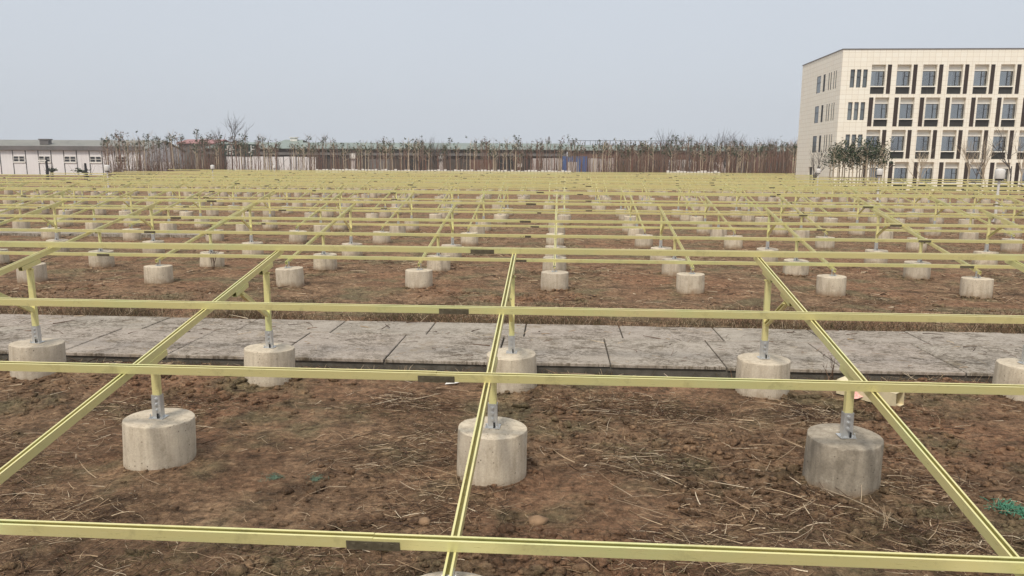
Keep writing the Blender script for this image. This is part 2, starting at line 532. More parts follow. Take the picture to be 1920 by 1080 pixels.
# ------------------------------------------------------------------ paved path
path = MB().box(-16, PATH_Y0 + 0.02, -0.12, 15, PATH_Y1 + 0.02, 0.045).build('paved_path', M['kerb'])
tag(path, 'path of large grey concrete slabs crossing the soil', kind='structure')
def slab_mesh(w, d):
    c = 0.008
    b = MB()
    b.add([(0, 0, 0), (w, 0, 0), (w, d, 0), (0, d, 0), (0, 0, .04 - c), (w, 0, .04 - c), (w, d, .04 - c), (0, d, .04 - c),
           (c, c, .04), (w - c, c, .04), (w - c, d - c, .04), (c, d - c, .04)],
          [(0, 1, 5, 4), (1, 2, 6, 5), (2, 3, 7, 6), (3, 0, 4, 7), (4, 5, 9, 8), (5, 6, 10, 9), (6, 7, 11, 10), (7, 4, 8, 11), (8, 9, 10, 11)])
    return b.mesh('paving_slab', M['slab'])
SP = 1.443
front_me = slab_mesh(SP - 0.022, 1.445)
back_me = slab_mesh(SP - 0.02, 0.86)
for k in range(-10, 10):
    rr = random.Random(k * 3 + 1)
    put('paving_slab', front_me, path, (0.69 + k * SP + rr.uniform(-.004, .004), PATH_Y0, 0.049 + rr.uniform(-.004, .006)), (rr.uniform(-.003, .003), rr.uniform(-.003, .003), rr.uniform(-.004, .004)))
    put('paving_slab', back_me, path, (0.97 + k * SP, PATH_Y0 + 1.47, 0.047 + rr.uniform(-.004, .005)), (rr.uniform(-.002, .002), rr.uniform(-.003, .003), rr.uniform(-.003, .003)))

strip = MB()
strip.box(-22.5, 25.2, -0.1, -17.2, 25.9, 0.05)
strip.box(-17.15, 25.25, -0.1, -12.3, 25.95, 0.06)
tag(strip.build('concrete_strip', M['slab']), 'pale broken concrete strip on the soil at the far left', kind='structure')

# ------------------------------------------------------------------ piers
def pier_mesh(seed, mat, rb=0.292, rt=0.284, h=0.56):
    rg = random.Random(seed)
    n = 40
    prof = [(rb, 0.0), (rb - .002, 0.18), ((rb + rt) / 2, 0.34), (rt + .001, h - 0.014), (rt - .001, h - 0.004), (rt - .006, h - .0005), (rt * 0.6, h), (0.001, h + .001)]
    chips = [(rg.uniform(0, 6.28), rg.uniform(.05, .16), rg.uniform(.004, .012)) for _ in range(4)]
    vs, fs = [], []
    ph = [rg.uniform(0, 6.28) for _ in range(4)]
    seam_k = rg.randrange(n)
    for j, (r, z) in enumerate(prof):
        for k in range(n):
            t = 2 * math.pi * k / n
            rr = r + (0.003 * math.sin(2 * t + ph[0]) + 0.002 * math.sin(5 * t + ph[1] + z * 9) + rg.uniform(-.0012, .0012)) * (1 if j < 6 else 0)
            zz = z
            if k == seam_k and j < 4:
                rr += 0.005
            if j in (3, 4, 5):
                for ct, cw, cd in chips:
                    d = abs((t - ct + math.pi) % (2 * math.pi) - math.pi)
                    if d < cw:
                        rr -= cd * (1 - d / cw)
                        zz -= cd * .7 * (1 - d / cw)
            if j >= 3:
                zz += 0.003 * math.sin(t + ph[2])
            vs.append((rr * math.cos(t), rr * math.sin(t), zz - h))
    for j in range(len(prof) - 1):
        for k in range(n):
            fs.append((j * n + k, j * n + (k + 1) % n, (j + 1) * n + (k + 1) % n, (j + 1) * n + k))
    me = MB().add(vs, fs).mesh('concrete_pier', mat)
    me.polygons.foreach_set('use_smooth', [i < 3 * n or i >= 5 * n for i in range(len(me.polygons))])
    return me
PIERS = [pier_mesh(s, M['conc']) for s in range(6)]
PIER_DARK = pier_mesh(77, M['conc_dark'])

# ------------------------------------------------------------------ mounting frames
SL = 0.175
ANG = math.atan(SL)
def chan_profile(w, h, lip, t=0.0028):
    """C channel open upwards, centred on x, top at z=0"""
    a = w / 2
    return [(-a, 0), (-a, -h), (a, -h), (a, 0), (a - lip, 0), (a - lip, -t * 1.6), (a - t, -t * 1.6), (a - t, -h + t), (-a + t, -h + t), (-a + t, -t * 1.6), (-a + lip, -t * 1.6), (-a + lip, 0)]
def extrude(b, prof, L0, L1, axis, mi=0, Mx=None, caps=True):
    n = len(prof)
    def P(p, l):
        v = Vector((l, p[0], p[1])) if axis == 'x' else (Vector((p[0], l, p[1])) if axis == 'y' else Vector((p[0], p[1], l)))
        return Mx @ v if Mx is not None else v
    vs = [P(p, L0) for p in prof] + [P(p, L1) for p in prof]
    fs = [(k, (k + 1) % n, n + (k + 1) % n, n + k) for k in range(n)]
    if caps:
        for o in (0, n):       # end caps as quads of the C
            fs += [(o + 0, o + 1, o + 8, o + 9), (o + 1, o + 2, o + 7, o + 8), (o + 2, o + 3, o + 6, o + 7), (o + 3, o + 4, o + 5, o + 6), (o + 9, o + 10, o + 11, o + 0)]
    b.add(vs, fs, mi)
    return b
CW, CH, LIP = 0.046, 0.064, 0.0118
RZ0 = 0.165                                   # rafter top above the pier tops at the front pier
PUR = [0.12, 2.02, 3.42, 5.36]                # purlins along the rafter
PIER_Y = [0.0, 2.475, 4.95]
SEG = 9.15
TILT = Matrix.Rotation(ANG, 4, 'X')
raf_me = extrude(MB(), chan_profile(CW, CH, LIP), -0.10, 5.50 / math.cos(ANG), 'y', 0, TILT).mesh('rafter', M['steel'])
pur_me = extrude(MB(), chan_profile(CW, CH, LIP), 0.0015, SEG - 0.0015, 'x', 0, TILT).mesh('purlin', M['steel'])
def splice_mesh():
    b = MB()
    b.box(-0.14, -CW / 2 - 0.0045, -CH - 0.004, 0.14, -CW / 2 - 0.0012, -CH * 0.24, 0, TILT)
    b.box(-0.14, -CW / 2 - 0.0012, -CH - 0.004, 0.14, CW / 2 + 0.002, -CH - 0.0008, 0, TILT)
    for x in (-.1, -.04, .04, .1):
        b.box(x - .009, -CW / 2 - .0075, -CH * .66, x + .009, -CW / 2 - .0045, -CH * .42, 0, TILT)
    return b.mesh('splice_plate', M['splice'])
spl_me = splice_mesh()
def shoe_mesh():
    """galvanised U shoe bolted on the pier: plate, upright U, bolts"""
    b = MB()
    b.box(-.062, -.055, 0, .062, .055, .007)
    b.box(-.0385, -.029, .007, -.0345, .029, .205)
    b.box(.0345, -.029, .007, .0385, .029, .205)
    b.box(-.0345, -.0295, .007, .0345, -.0255, .205)
    for z in (.075, .125, .172):
        b.tube([(0, -.0295, z), (0, -.034, z)], .017, 10)
        b.tube([(0, -.034, z), (0, -.045, z)], .0105, 6)
    for x in (-.05, .05):
        b.tube([(x, -.04, .007), (x, -.04, .016)], .011, 6)
        b.tube([(x, -.04, .016), (x, -.04, .04)], .006, 6)
    b.tube([(.016, -.044, .007), (.016, -.044, .05)], .008, 6, 1)
    return b.mesh('base_shoe', [M['galv'], M['black']])
shoe_me = shoe_mesh()
def foot_mesh():
    """short forked foot under the low end of the rafter"""
    b = MB()
    b.box(-.06, -.06, 0, .06, .06, .007)
    b.box(-.0275, -.03, .007, -.0228, .03, .14)
    b.box(.0228, -.03, .007, .0275, .03, .14)
    for x in (-.045, .045):
        b.tube([(x, -.03, .007), (x, -.03, .035)], .009, 6)
    b.tube([(-.036, 0, .11), (.036, 0, .11)], .010, 6)
    return b.mesh('rafter_foot', M['galv'])
foot_me = foot_mesh()
def post_mesh(h):
    b = MB()
    # C section: web faces the front, open to the rear, hollow at the top
    pr = [(-.031, .041 - .0205), (-.031, -.0205), (.031, -.0205), (.031, .0205), (.031 - .012, .0205), (.031 - .012, .017), (.028, .017), (.028, -.0175), (-.028, -.0175), (-.028, .017), (-.031 + .012, .017), (-.031 + .012, .0205)]
    extrude(b, pr, .17, h, 'z', 0)
    return b.mesh('post', M['steel'])
def rz(y):
    return RZ0 + SL * y
POST = {1: post_mesh(rz(PIER_Y[1]) - CH - 0.075), 2: post_mesh(rz(PIER_Y[2]) - CH - 0.085)}
def saddle_mesh():
    """steel saddle that joins a post or brace head to the underside of the rafter"""
    b = MB()
    extrude(b, [(-.05, 0), (-.05, -.004), (.05, -.004), (.05, 0)] if False else chan_profile(.05, .05, .01), -.16, .16, 'y', 0, TILT)
    b.box(-.006, -.02, -.095, .006, .03, -.05)
    b.tube([(-.045, 0, -.075), (.045, 0, -.075)], .009, 6)
    return b.mesh('saddle', M['steel'])
sad_me = saddle_mesh()
br_a = Vector((0, PIER_Y[2] - 0.03, 0.40))
br_b = Vector((0, PIER_Y[2] - 0.72, rz(PIER_Y[2] - 0.72) - CH - 0.06))
def brace_mesh():
    d = br_b - br_a
    L = d.length
    q = d.to_track_quat('Z', 'X').to_matrix().to_4x4()
    b = MB()
    pr = [(-.026, .02), (-.026, -.02), (.026, -.02), (.026, .02), (.014, .02), (.014, .0168), (.023, .0168), (.023, -.017), (-.023, -.017), (-.023, .0168), (-.014, .0168), (-.014, .02)]
    extrude(b, pr, 0.0, L, 'z', 0, Matrix.Translation(br_a) @ q)
    return b.mesh('brace', M['steel'])
brace_me = brace_mesh()

FRAMES = [  # y0, x offset, pier-top height, xmin, xmax, seam offset
    (3.43, -0.522, 0.42, -8, 7.0, -0.93),
    (15.57, -0.076, 0.34, -17.5, 14.5, -0.81),
    (24.32, -0.09, 0.335, -25.5, 20.5, -0.78),
    (33.1, 0.25, 0.34, -33, 25, 1.2),
    (41.9, -0.6, 0.35, -40, 30, 0.6),
    (50.6, 0.4, 0.36, -46, 36, 2.0),
    (59.4, -0.2, 0.36, -42, 30, 0.2),
    (66.4, 0.6, 0.36, -40, 27, 1.4),
    (73.3, 0.1, 0.37, -40, 26, -1.1),
    (80.2, -0.5, 0.37, -41, 26, 0.8),
    (87.1, -0.4, 0.37, -42, 26, 0.4),
    (94.2, 0.3, 0.38, -44, 30, 1.8),
]
ORD = ['first', 'second', 'third', 'fourth', 'fifth', 'sixth', 'seventh', 'eighth', 'ninth', 'tenth', 'eleventh', 'twelfth']
FLAB = ['nearest yellow-green steel mounting frame, its rafters crossing the paved path',
        'yellow-green steel mounting frame standing on the bare soil just beyond the paved path']
def in_view(p, pad=25):
    d = Vector(p) - Vector((0, 0, CAM_Z))
    w = d.dot(FW)
    if w < 0.3: return False
    x = 960 + F_PX * d.dot(RT) / w
    y = 540 - F_PX * d.dot(UP) / w
    return -pad < x < 1920 + pad and y < 1080 + pad * 5
RG = 'yellow-green steel mounting frames in rows'
PG = 'round concrete piers under the mounting frames'
ROWN = ['front', 'middle', 'rear']
pier_spots = []
for fi, (y0, xo, zt, xa, xb, seam) in enumerate(FRAMES):
    root = empty('mounting_frame', (xo, y0, zt))
    lab = FLAB[fi] if fi < 2 else 'yellow-green steel mounting frame, %s row of frames counted from the nearest' % ORD[fi]
    if fi == len(FRAMES) - 1:
        lab = 'yellow-green steel mounting frame, farthest row in front of the white fence'
    tag(root, lab, 'mounting frame', RG)
    rr = random.Random(fi)
    k0, k1 = math.ceil((xa - xo) / 2.86), math.floor((xb - xo) / 2.86)
    for k in range(k0, k1 + 1):
        x = k * 2.86
        put('rafter', raf_me, root, (x, 0, RZ0), (rr.uniform(-.001, .001), 0, rr.uniform(-.002, .002)))
        if fi < 6:
            put('rafter_foot', foot_me, root, (x, 0, 0.002))
        for j in (1, 2):
            ps = put('post', POST[j], root, (x + .002, PIER_Y[j], 0.002), (0, 0, rr.uniform(-.04, .04)))
            if fi < 6:
                put('base_shoe', shoe_me, ps, (0, 0, 0))
            if fi < 5:
                put('saddle', sad_me, ps, (0, 0, rz(PIER_Y[j]) - CH - 0.003))
        bc = put('brace', brace_me, root, (x + rr.uniform(-.003, .003), 0, 0))
        if fi < 5:
            put('saddle', sad_me, bc, (0, br_b.y, rz(br_b.y) - CH - 0.003))
        for j in range(3):
            pier_spots.append((fi, j, xo + x, y0 + PIER_Y[j], zt))
    for pi, py in enumerate(PUR):
        sx = seam - xo + (0, .02, -.04, .03)[pi] + (rr.uniform(-.4, .4) if fi > 2 else 0)
        n0 = math.floor((xa - xo - sx) / SEG)
        n1 = math.ceil((xb - xo - sx) / SEG)
        z = rz(py) + CH + 0.003
        for n in range(n0, n1):
            x = sx + n * SEG
            put('purlin', pur_me, root, (x, py, z), (rr.uniform(-.012, .012), rr.uniform(-.0005, .0005), rr.uniform(-.0011, .0011)))
            if n > n0:
                put('splice_plate', spl_me, root, (x, py, z - 0.0005))

# piers: every one that the picture can show, the nearest 295 singly
rows, beside = {}, []
for s in pier_spots:
    fi, j, x, y, zt = s
    if in_view((x, y, 0.2), 60):
        rows.setdefault((fi, j), []).append(s)
    elif fi < 2 and in_view((x, y, 0.2), 700):
        beside.append(s)
single, rest = [], []
for key in sorted(rows, key=lambda q: q[0] * 3 + q[1]):
    for n, s in enumerate(sorted(rows[key], key=lambda q: q[2])):
        (single if len(single) < 292 else rest).append((n, len(rows[key]), s))
def ordn(n):
    n += 1
    return '%d%s' % (n, 'th' if 10 <= n % 100 <= 20 else {1: 'st', 2: 'nd', 3: 'rd'}.get(n % 10, 'th'))
FN = ['nearest frame', 'second frame', 'third frame', 'fourth frame', 'fifth frame', 'sixth frame', 'seventh frame']
SPECIAL = {(0, 1, 0): 'pale beige round concrete pier under the nearest frame, leftmost of the middle row of three',
           (0, 1, 1): 'pitted beige round concrete pier standing under the centre rafter of the nearest frame',
           (0, 1, 2): 'dark grey weathered round concrete pier with a wet top under the nearest frame',
           (0, 0, 0): 'round concrete pier at the bottom edge, mostly cut off below the nearest rafter'}
for n, tot, (fi, j, x, y, zt) in single:
    rr = random.Random(int(x * 100) + fi * 7919 + j * 131)
    dark = (fi, j) == (0, 1) and n == tot - 1
    me = PIER_DARK if dark else PIERS[rr.randrange(6)]
    o = put('concrete_pier', me, None, (x + (rr.uniform(-.04, .04) if fi else 0), y + rr.uniform(-.03, .03), zt), (rr.gauss(0, .016), rr.gauss(0, .02), rr.uniform(0, 6.28)))
    key = (fi, j, n)
    if fi == 0 and j == 1 and tot == 3 and key in SPECIAL:
        lab = SPECIAL[key]
    elif fi == 0 and j == 0 and tot == 1:
        lab = SPECIAL[(0, 0, 0)]
    else:
        lab = 'round concrete pier, %s from left in %s row under %s' % (ordn(n), ROWN[j], FN[fi])
    tag(o, lab, 'concrete pier', PG)
for fi, j, x, y, zt in beside:          # the next pier of a row, a step outside the picture
    rr = random.Random(int(x * 100) + j)
    o = put('concrete_pier', PIERS[rr.randrange(6)], None, (x, y, zt), (0, rr.gauss(0, .015), rr.uniform(0, 6.28)))
    tag(o, 'round concrete pier just outside the %s edge, in %s row under %s' % ('left' if x < 0 else 'right', ROWN[j], FN[fi]), 'concrete pier', PG)
if rest:
    b = MB()
    for n, tot, (fi, j, x, y, zt) in rest:
        ring = [(x + .29 * math.cos(t), y + .29 * math.sin(t)) for t in np.arange(14) * 2 * math.pi / 14]
        b.add([(p, q, -.06) for p, q in ring] + [(p, q, zt) for p, q in ring],
              [(k, (k + 1) % 14, 14 + (k + 1) % 14, 14 + k) for k in range(14)] + [tuple(range(14, 28))])
    tag(b.build('distant_concrete_piers', M['conc']), 'mass of small concrete piers under the farthest frames', kind='stuff')

# ------------------------------------------------------------------ straw, weeds, clods
def strands(name, base, L, ang, lift, rad, curl, mats, mi, seg=2):
    """bent three-sided stalks as one mesh; base (n,3)"""
    n = len(base)
    d = np.stack([np.cos(ang), np.sin(ang), lift], 1)
    d /= np.linalg.norm(d, axis=1)[:, None]
    side = np.stack([-d[:, 1], d[:, 0], np.zeros(n)], 1)
    side /= np.maximum(np.linalg.norm(side, axis=1), 1e-6)[:, None]
    upv = np.cross(d, side)
    V, off = [], []
    for i in range(seg + 1):
        t = i / seg
        c = base + d * (L * t)[:, None] + side * (curl * L * t * t)[:, None]
        c[:, 2] -= (np.abs(curl) * L * t * t * 0.25)
        r = rad * (1 - 0.55 * t)
        for k in range(3):
            a_ = 2 * math.pi * k / 3
            V.append(c + side * (r * math.cos(a_))[:, None] + upv * (r * math.sin(a_))[:, None])
    V = np.stack(V, 1)                                # n, (seg+1)*3, 3
    m_ = V.shape[1]
    F = []
    for i in range(seg):
        for k in range(3):
            F.append((i * 3 + k, i * 3 + (k + 1) % 3, (i + 1) * 3 + (k + 1) % 3, (i + 1) * 3 + k))
    F = np.array(F)
    Q = (np.arange(n)[:, None, None] * m_ + F[None]).reshape(-1, 4)
    return np_mesh(name, V.reshape(-1, 3), Q, mats, np.repeat(mi, len(F)))

def on_path(x, y, pad=0.05):
    return (y > PATH_Y0 - pad) & (y < PATH_Y1 + pad)
def on_pier(x, y):
    bad = np.zeros(len(x), bool)
    for n, tot, (fi, j, px, py, zt) in single:
        if fi < 3:
            bad |= (x - px) ** 2 + (y - py) ** 2 < 0.31 ** 2
    return bad

def scatter(n, y0, y1, power=1.0, dens=None):
    y = y0 + (y1 - y0) * RNG.random(n) ** power
    x = (RNG.random(n) * 1.5 - 0.84) * (y + 1.5)
    keep = ~on_path(x, y) & ~on_pier(x, y)
    if dens is not None:
        keep &= RNG.random(n) < dens(x, y)
    return x[keep], y[keep]

# loose straw over the near soil, with thicker mats
dens = lambda x, y: np.clip(0.28 + 0.9 * vnoise(x * 0.8 + 3, y * 1.1, 21), 0.05, 1)
x, y = scatter(60000, 2.6, 34, 1.5, dens)
mats_at = [(-1.35, 6.1, .75), (-0.9, 5.2, .6), (1.0, 4.75, .55), (0.75, 6.2, .5), (1.6, 5.4, .5), (2.75, 4.9, .45), (3.0, 5.9, .6), (-3.6, 4.9, .6), (0.9, 7.6, .6), (2.6, 7.6, .4), (-1.6, 7.7, .6), (-0.7, 3.6, .8), (1.2, 3.7, .7), (-4.2, 7.2, .6)]
for cx, cy, r in mats_at:
    q = 520
    x = np.concatenate([x, cx + RNG.normal(0, r * .55, q)])
    y = np.concatenate([y, cy + RNG.normal(0, r * .38, q)])
px_, py_ = RNG.uniform(-9, 8, 420), RNG.uniform(PATH_Y0, PATH_Y1, 420)
x, y = np.concatenate([x, px_]), np.concatenate([y, py_])
k = (~on_path(x, y) | (np.arange(len(x)) >= len(x) - 420)) & ~on_pier(x, y)
x, y = x[k], y[k]
n = len(x)
L = RNG.gamma(2.0, 0.07, n).clip(0.03, 0.6)
base = np.stack([x, y, np.where(on_path(x, y, 0), .092, ground_z(x, y)) + 0.004 + 0.03 * RNG.random(n) ** 2], 1)
ang = np.where(RNG.random(n) < .6, RNG.normal(0, .55, n) + np.pi * (RNG.random(n) < .5), RNG.random(n) * 6.28)
mi = (RNG.random(n) < 0.66).astype(int)
me = strands('dry_straw', base, L, ang, RNG.normal(0.07, .16, n), (.0011 + RNG.gamma(1.3, .0011, n).clip(0, .006)) * np.clip(y / 7, .9, 2.4), RNG.normal(0, .45, n), [M['straw'], M['twig']], mi, 3)
tag(put('dry_straw', me), 'dry straw and stalks scattered over the brown soil', 'straw', kind='stuff')

# short litter and dead grass, near and out to the third frame
x, y = scatter(90000, 2.4, 52, 1.55, lambda x, y: np.clip(0.5 + 0.9 * vnoise(x * .55, y * .5, 31), 0.06, 1))
n = len(x)
far = np.clip(y / 14, 0.7, 2.6)
base = np.stack([x, y, ground_z(x, y) - 0.004], 1)
me = strands('dead_grass', base, RNG.uniform(.03, .10, n) * far ** .6, RNG.random(n) * 6.28, RNG.uniform(.0, 1.1, n), .0019 * far ** 1.3, RNG.normal(0, .4, n), [M['weed'], M['twig'], M['straw']], RNG.choice([0, 0, 1, 1, 2], n), 2)
tag(put('dead_grass', me), 'short dead grass and litter on the soil', 'dead grass', kind='stuff')

# tangled patches of dead dark weeds lying on the soil
cx = np.array([-1.6, -0.9, .35, .95, 1.5, 2.2, -3.9, -4.6, -2.6, 3.4, -1.5, .6, 2.9, -5, -2.2, 1.2, 4.4, -6.5, 6.2])
cy = np.array([7.5, 6.9, 7.9, 7.7, 7.6, 5.0, 7.3, 5.6, 4.2, 7.8, 4.4, 4.3, 4.5, 13.6, 13.2, 13.4, 13.8, 14.8, 14.6])
idx = RNG.integers(0, len(cx), 11000)
x = cx[idx] + RNG.normal(0, .42, len(idx)); y = cy[idx] + RNG.normal(0, .26, len(idx))
k = ~on_path(x, y) & ~on_pier(x, y)
x, y = x[k], y[k]
n = len(x)
base = np.stack([x, y, ground_z(x, y) + .035 * RNG.random(n)], 1)
me = strands('weed_tangle', base, RNG.gamma(2, .05, n).clip(.03, .35), RNG.random(n) * 6.28, RNG.normal(.12, .3, n), RNG.uniform(.0012, .003, n), RNG.normal(0, .6, n), [M['twig'], M['weed'], M['straw']], RNG.choice([0, 0, 0, 1, 1, 2], n), 3)
tag(put('weed_tangle', me), 'tangled patches of dead dark weeds on the near soil', 'dead weeds', kind='stuff')

# weedy verge behind the path and tufts before it
def verge(n, ya, yb, h0, h1):
    x = RNG.uniform(-11, 9, n)
    x = x[RNG.random(n) < np.clip(.62 + .7 * vnoise(x * .8, x * 0 + 3.3, 41), .1, 1)]
    y = ya + (yb - ya) * RNG.random(len(x)) ** 1.3
    return x, y, RNG.uniform(h0, h1, len(x))
xs, yy, hh = [], [], []
for args in ((15000, PATH_Y1 + .02, PATH_Y1 + .8, .08, .26), (8000, PATH_Y1 + .5, PATH_Y1 + 2.2, .05, .17), (1800, PATH_Y0 - .2, PATH_Y0 - .0, .04, .14)):
    a_, b_, c_ = verge(*args)
    xs.append(a_); yy.append(b_); hh.append(c_)
x, y, h = map(np.concatenate, (xs, yy, hh))
n = len(x)
base = np.stack([x, y, ground_z(x, y) - 0.01], 1)
me = strands('weeds', base, h, RNG.random(n) * 6.28, RNG.uniform(.5, 3.5, n), RNG.uniform(.0022, .005, n), RNG.normal(0, .5, n), [M['weed'], M['twig'], M['straw']], RNG.choice([0, 0, 0, 0, 1, 1, 1, 2], n), 3)
tag(put('weeds', me), 'strip of dry brown weeds along the far edge of the paved path', 'weeds', kind='stuff')

# clods of soil
x, y = scatter(46000, 2.6, 15, 1.4, lambda x, y: np.clip(vnoise(x * 0.6 + 9, y * 0.9, 4) * 1.3 + 0.3, 0.04, 1))
for n_, tot, (fi, j, px, py, zt) in single:
    if fi < 2:
        t_ = RNG.uniform(0, 6.28, 90)
        q_ = .295 + RNG.gamma(1.2, .035, 90)
        x, y = np.concatenate([x, px + q_ * np.cos(t_)]), np.concatenate([y, py + q_ * np.sin(t_)])
k = ~on_path(x, y)
x, y = x[k], y[k]
n = len(x)
r = (RNG.gamma(1.5, .0078, n) * np.clip(1 + .9 * vnoise(x * .7, y * .9, 77), .5, 2)).clip(.004, .055)
icov = np.array([(0, 0, 1), (.894, 0, .447), (.276, .851, .447), (-.724, .526, .447), (-.724, -.526, .447), (.276, -.851, .447), (.724, .526, -.447), (-.276, .851, -.447), (-.894, 0, -.447), (-.276, -.851, -.447), (.724, -.526, -.447), (0, 0, -1)])
icof = np.array([(0, 1, 2), (0, 2, 3), (0, 3, 4), (0, 4, 5), (0, 5, 1), (1, 6, 2), (2, 7, 3), (3, 8, 4), (4, 9, 5), (5, 10, 1), (2, 6, 7), (3, 7, 8), (4, 8, 9), (5, 9, 10), (1, 10, 6), (6, 11, 7), (7, 11, 8), (8, 11, 9), (9, 11, 10), (10, 11, 6)])
V = icov[None] * r[:, None, None] * RNG.uniform(.45, 1.5, (n, 12, 1)) * np.array([1.15, 1.0, .7])
V[:, :, 0] += x[:, None]; V[:, :, 1] += y[:, None]; V[:, :, 2] += (ground_z(x, y) + r * .25)[:, None]
me = np_mesh('soil_clods', V.reshape(-1, 3), (np.arange(n)[:, None, None] * 12 + icof[None]).reshape(-1, 3), M['ground'])
tag(put('soil_clods', me), 'crumbled clods of brown soil on the ground', 'soil', kind='stuff')

# single stones, stalks and scraps
def stone(loc, r, sq, seed, label):
    rg = np.random.default_rng(seed)
    v = icov * rg.uniform(.75, 1.2, (12, 1)) * np.array(sq) * r
    o = put('stone', np_mesh('stone', v, icof, M['stone']), None, loc)
    tag(o, label, 'stone', 'stones on the soil')
stone((-0.93, 4.98, gz(-.93, 4.98) + .02), .055, (1, .8, .8), 3, 'tan angular stone lying on the soil left of the centre pier')
stone((-0.13, 5.13, gz(-.13, 5.13) + .015), .085, (1.1, .8, .45), 5, 'flat brown stone lying just in front of the centre pier')
stone((2.95, 5.75, gz(2.95, 5.75) + .012), .05, (1.3, .8, .4), 8, 'flat pale stone on the soil right of the dark pier')

def tangle(name, loc, r, cnt, seed, mat, thick=.002):
    rg = random.Random(seed)
    b = MB()
    b.box(-r * .3, -r * .25, -.004, r * .3, r * .25, .012)
    for _ in range(cnt):
        t = rg.uniform(0, 6.28)
        p = Vector((rg.gauss(0, r * .4), rg.gauss(0, r * .3), rg.uniform(0, r * .25)))
        d = Vector((math.cos(t), math.sin(t), rg.uniform(-.1, .35))) * r * rg.uniform(.2, .5)
        b.tube([p, p + d * .5 + Vector((0, 0, rg.uniform(0, r * .2))), p + d], thick, 3)
    return b.build(name, mat, None, False, loc)
p = at(1897, 935, 5.45)
tag(tangle('net_scrap', (p.x, 5.45, gz(p.x, 5.45)), .16, 150, 4, M['net'], .0035), 'crumpled scrap of bright green netting on the soil at the right edge', 'netting', 'scraps of green netting')
for (px, Y, lab) in ((515, 5.65, 'small faded green net scrap on the soil, left of a pair'), (592, 5.66, 'small faded green net scrap on the soil, right of a pair')):
    q = at(px, 900, Y)
    tag(tangle('net_scrap', (q.x, Y, gz(q.x, Y)), .09, 60, px, M['netfaded'], .0016), lab, 'netting', 'scraps of green netting')

def twig(name, loc, h, seed, mat, spread=.5, n0=5):
    rg = random.Random(seed)
    b = MB()
    def grow(p, d, L, r, lv):
        q = p + d * L
        b.tube([p, (p + q) / 2 + Vector((rg.gauss(0, .03), rg.gauss(0, .03), 0)) * L, q], [r, r * .8, r * .55], 4, cap=False)
        if lv:
            for _ in range(rg.randint(2, 3)):
                nd = (d + Vector((rg.gauss(0, spread), rg.gauss(0, spread), rg.uniform(0, .3)))).normalized()
                grow(p.lerp(q, rg.uniform(.5, 1)), nd, L * rg.uniform(.5, .75), r * .55, lv - 1)
    for _ in range(n0):
        grow(Vector((rg.gauss(0, .03), rg.gauss(0, .03), -.03)), Vector((rg.gauss(0, .25), rg.gauss(0, .2), 1)).normalized(), h * rg.uniform(.35, .55), h * .012, 2)
    return b.build(name, mat, None, False, loc)
q = at(402, 500, 17.6)
tag(twig('dry_shrub', (q.x, 17.6, gz(q.x, 17.6)), .75, 5, M['twig'], .4, 4), 'leafless dark shrub leaning in front of a pier under the second frame', 'shrub')
q = at(1548, 690, 9.35)
tag(twig('dry_sprig', (q.x, 9.1, -.02), .42, 9, M['twig'], .3, 3), 'thin leafless sprig standing at the kerb of the paved path', 'sprig')
q = at(1680, 960, 5.1)
tag(twig('dry_stalks', (q.x - .02, 5.12, gz(q.x, 5.1)), .28, 12, M['straw'], .35, 5), 'pale bent dry stalks standing beside the dark pier', 'stalks')

# steel offcut and printed sack lying behind the right pier
off = MB()
def gpt(px, py, z=0.0):
    d = FW + RT * ((px - 960) / F_PX) + UP * ((540 - py) / F_PX)
    return d * ((z - CAM_Z) / d.z) + Vector((0, 0, CAM_Z))
w_, h_ = .17, .165
e1, e0 = gpt(1686, 772), gpt(1575, 742)
OL = (e1 - e0).length
prof = [(-w_ / 2, 0), (w_ / 2, 0), (w_ / 2, h_), (-w_ / 2, h_)]
pin = [(-w_ / 2 + .004, .004), (w_ / 2 - .004, .004), (w_ / 2 - .004, h_ - .004), (-w_ / 2 + .004, h_ - .004)]
vs = [(0, *p) for p in prof] + [(OL, *p) for p in prof] + [(0, *p) for p in pin] + [(OL, *p) for p in pin]
fs = [(0, 1, 5, 4), (1, 2, 6, 5), (2, 3, 7, 6), (3, 0, 4, 7)] + [(8, 12, 13, 9), (9, 13, 14, 10), (10, 14, 15, 11), (11, 15, 12, 8)]
fs += [(4, 5, 13, 12), (5, 6, 14, 13), (6, 7, 15, 14), (7, 4, 12, 15), (0, 8, 9, 1), (1, 9, 10, 2), (2, 10, 11, 3), (3, 11, 8, 0)]
off.add(vs, fs)
o = off.build('box_section_offcut', M['offcut'], None, False, (e0.x, e0.y, gz(e0.x, e0.y) + .01))
o.rotation_euler = (0.06, -0.01, math.atan2(e1.y - e0.y, e1.x - e0.x))
tag(o, 'cream hollow box-section offcut lying on the soil behind the dark pier', 'offcut')
b = MB()
gxn = 9
for i in range(gxn):
    for j in range(gxn):
        u, v = i / (gxn - 1) - .5, j / (gxn - 1) - .5
        b.v.append((u * .30, v * .24, .03 + .09 * max(0, 1 - 3.2 * (u * u + v * v)) + random.uniform(-.012, .012)))
for i in range(gxn - 1):
    for j in range(gxn - 1):
        b.f.append((i * gxn + j, (i + 1) * gxn + j, (i + 1) * gxn + j + 1, i * gxn + j + 1)); b.mi.append(0)
q0 = gpt(1612, 752)
tag(b.build('printed_sack', M['pink'], None, True, (q0.x, q0.y, gz(q0.x, q0.y) - .012)), 'crumpled pink and white sack lying beside the steel offcut', 'sack')
b = MB()
b.add([(0, 0, 0), (.14, .02, .012), (.16, .1, .0), (.03, .11, .02), (.08, .05, .025)], [(0, 1, 4), (1, 2, 4), (2, 3, 4), (3, 0, 4)])
q0 = gpt(834, 724)
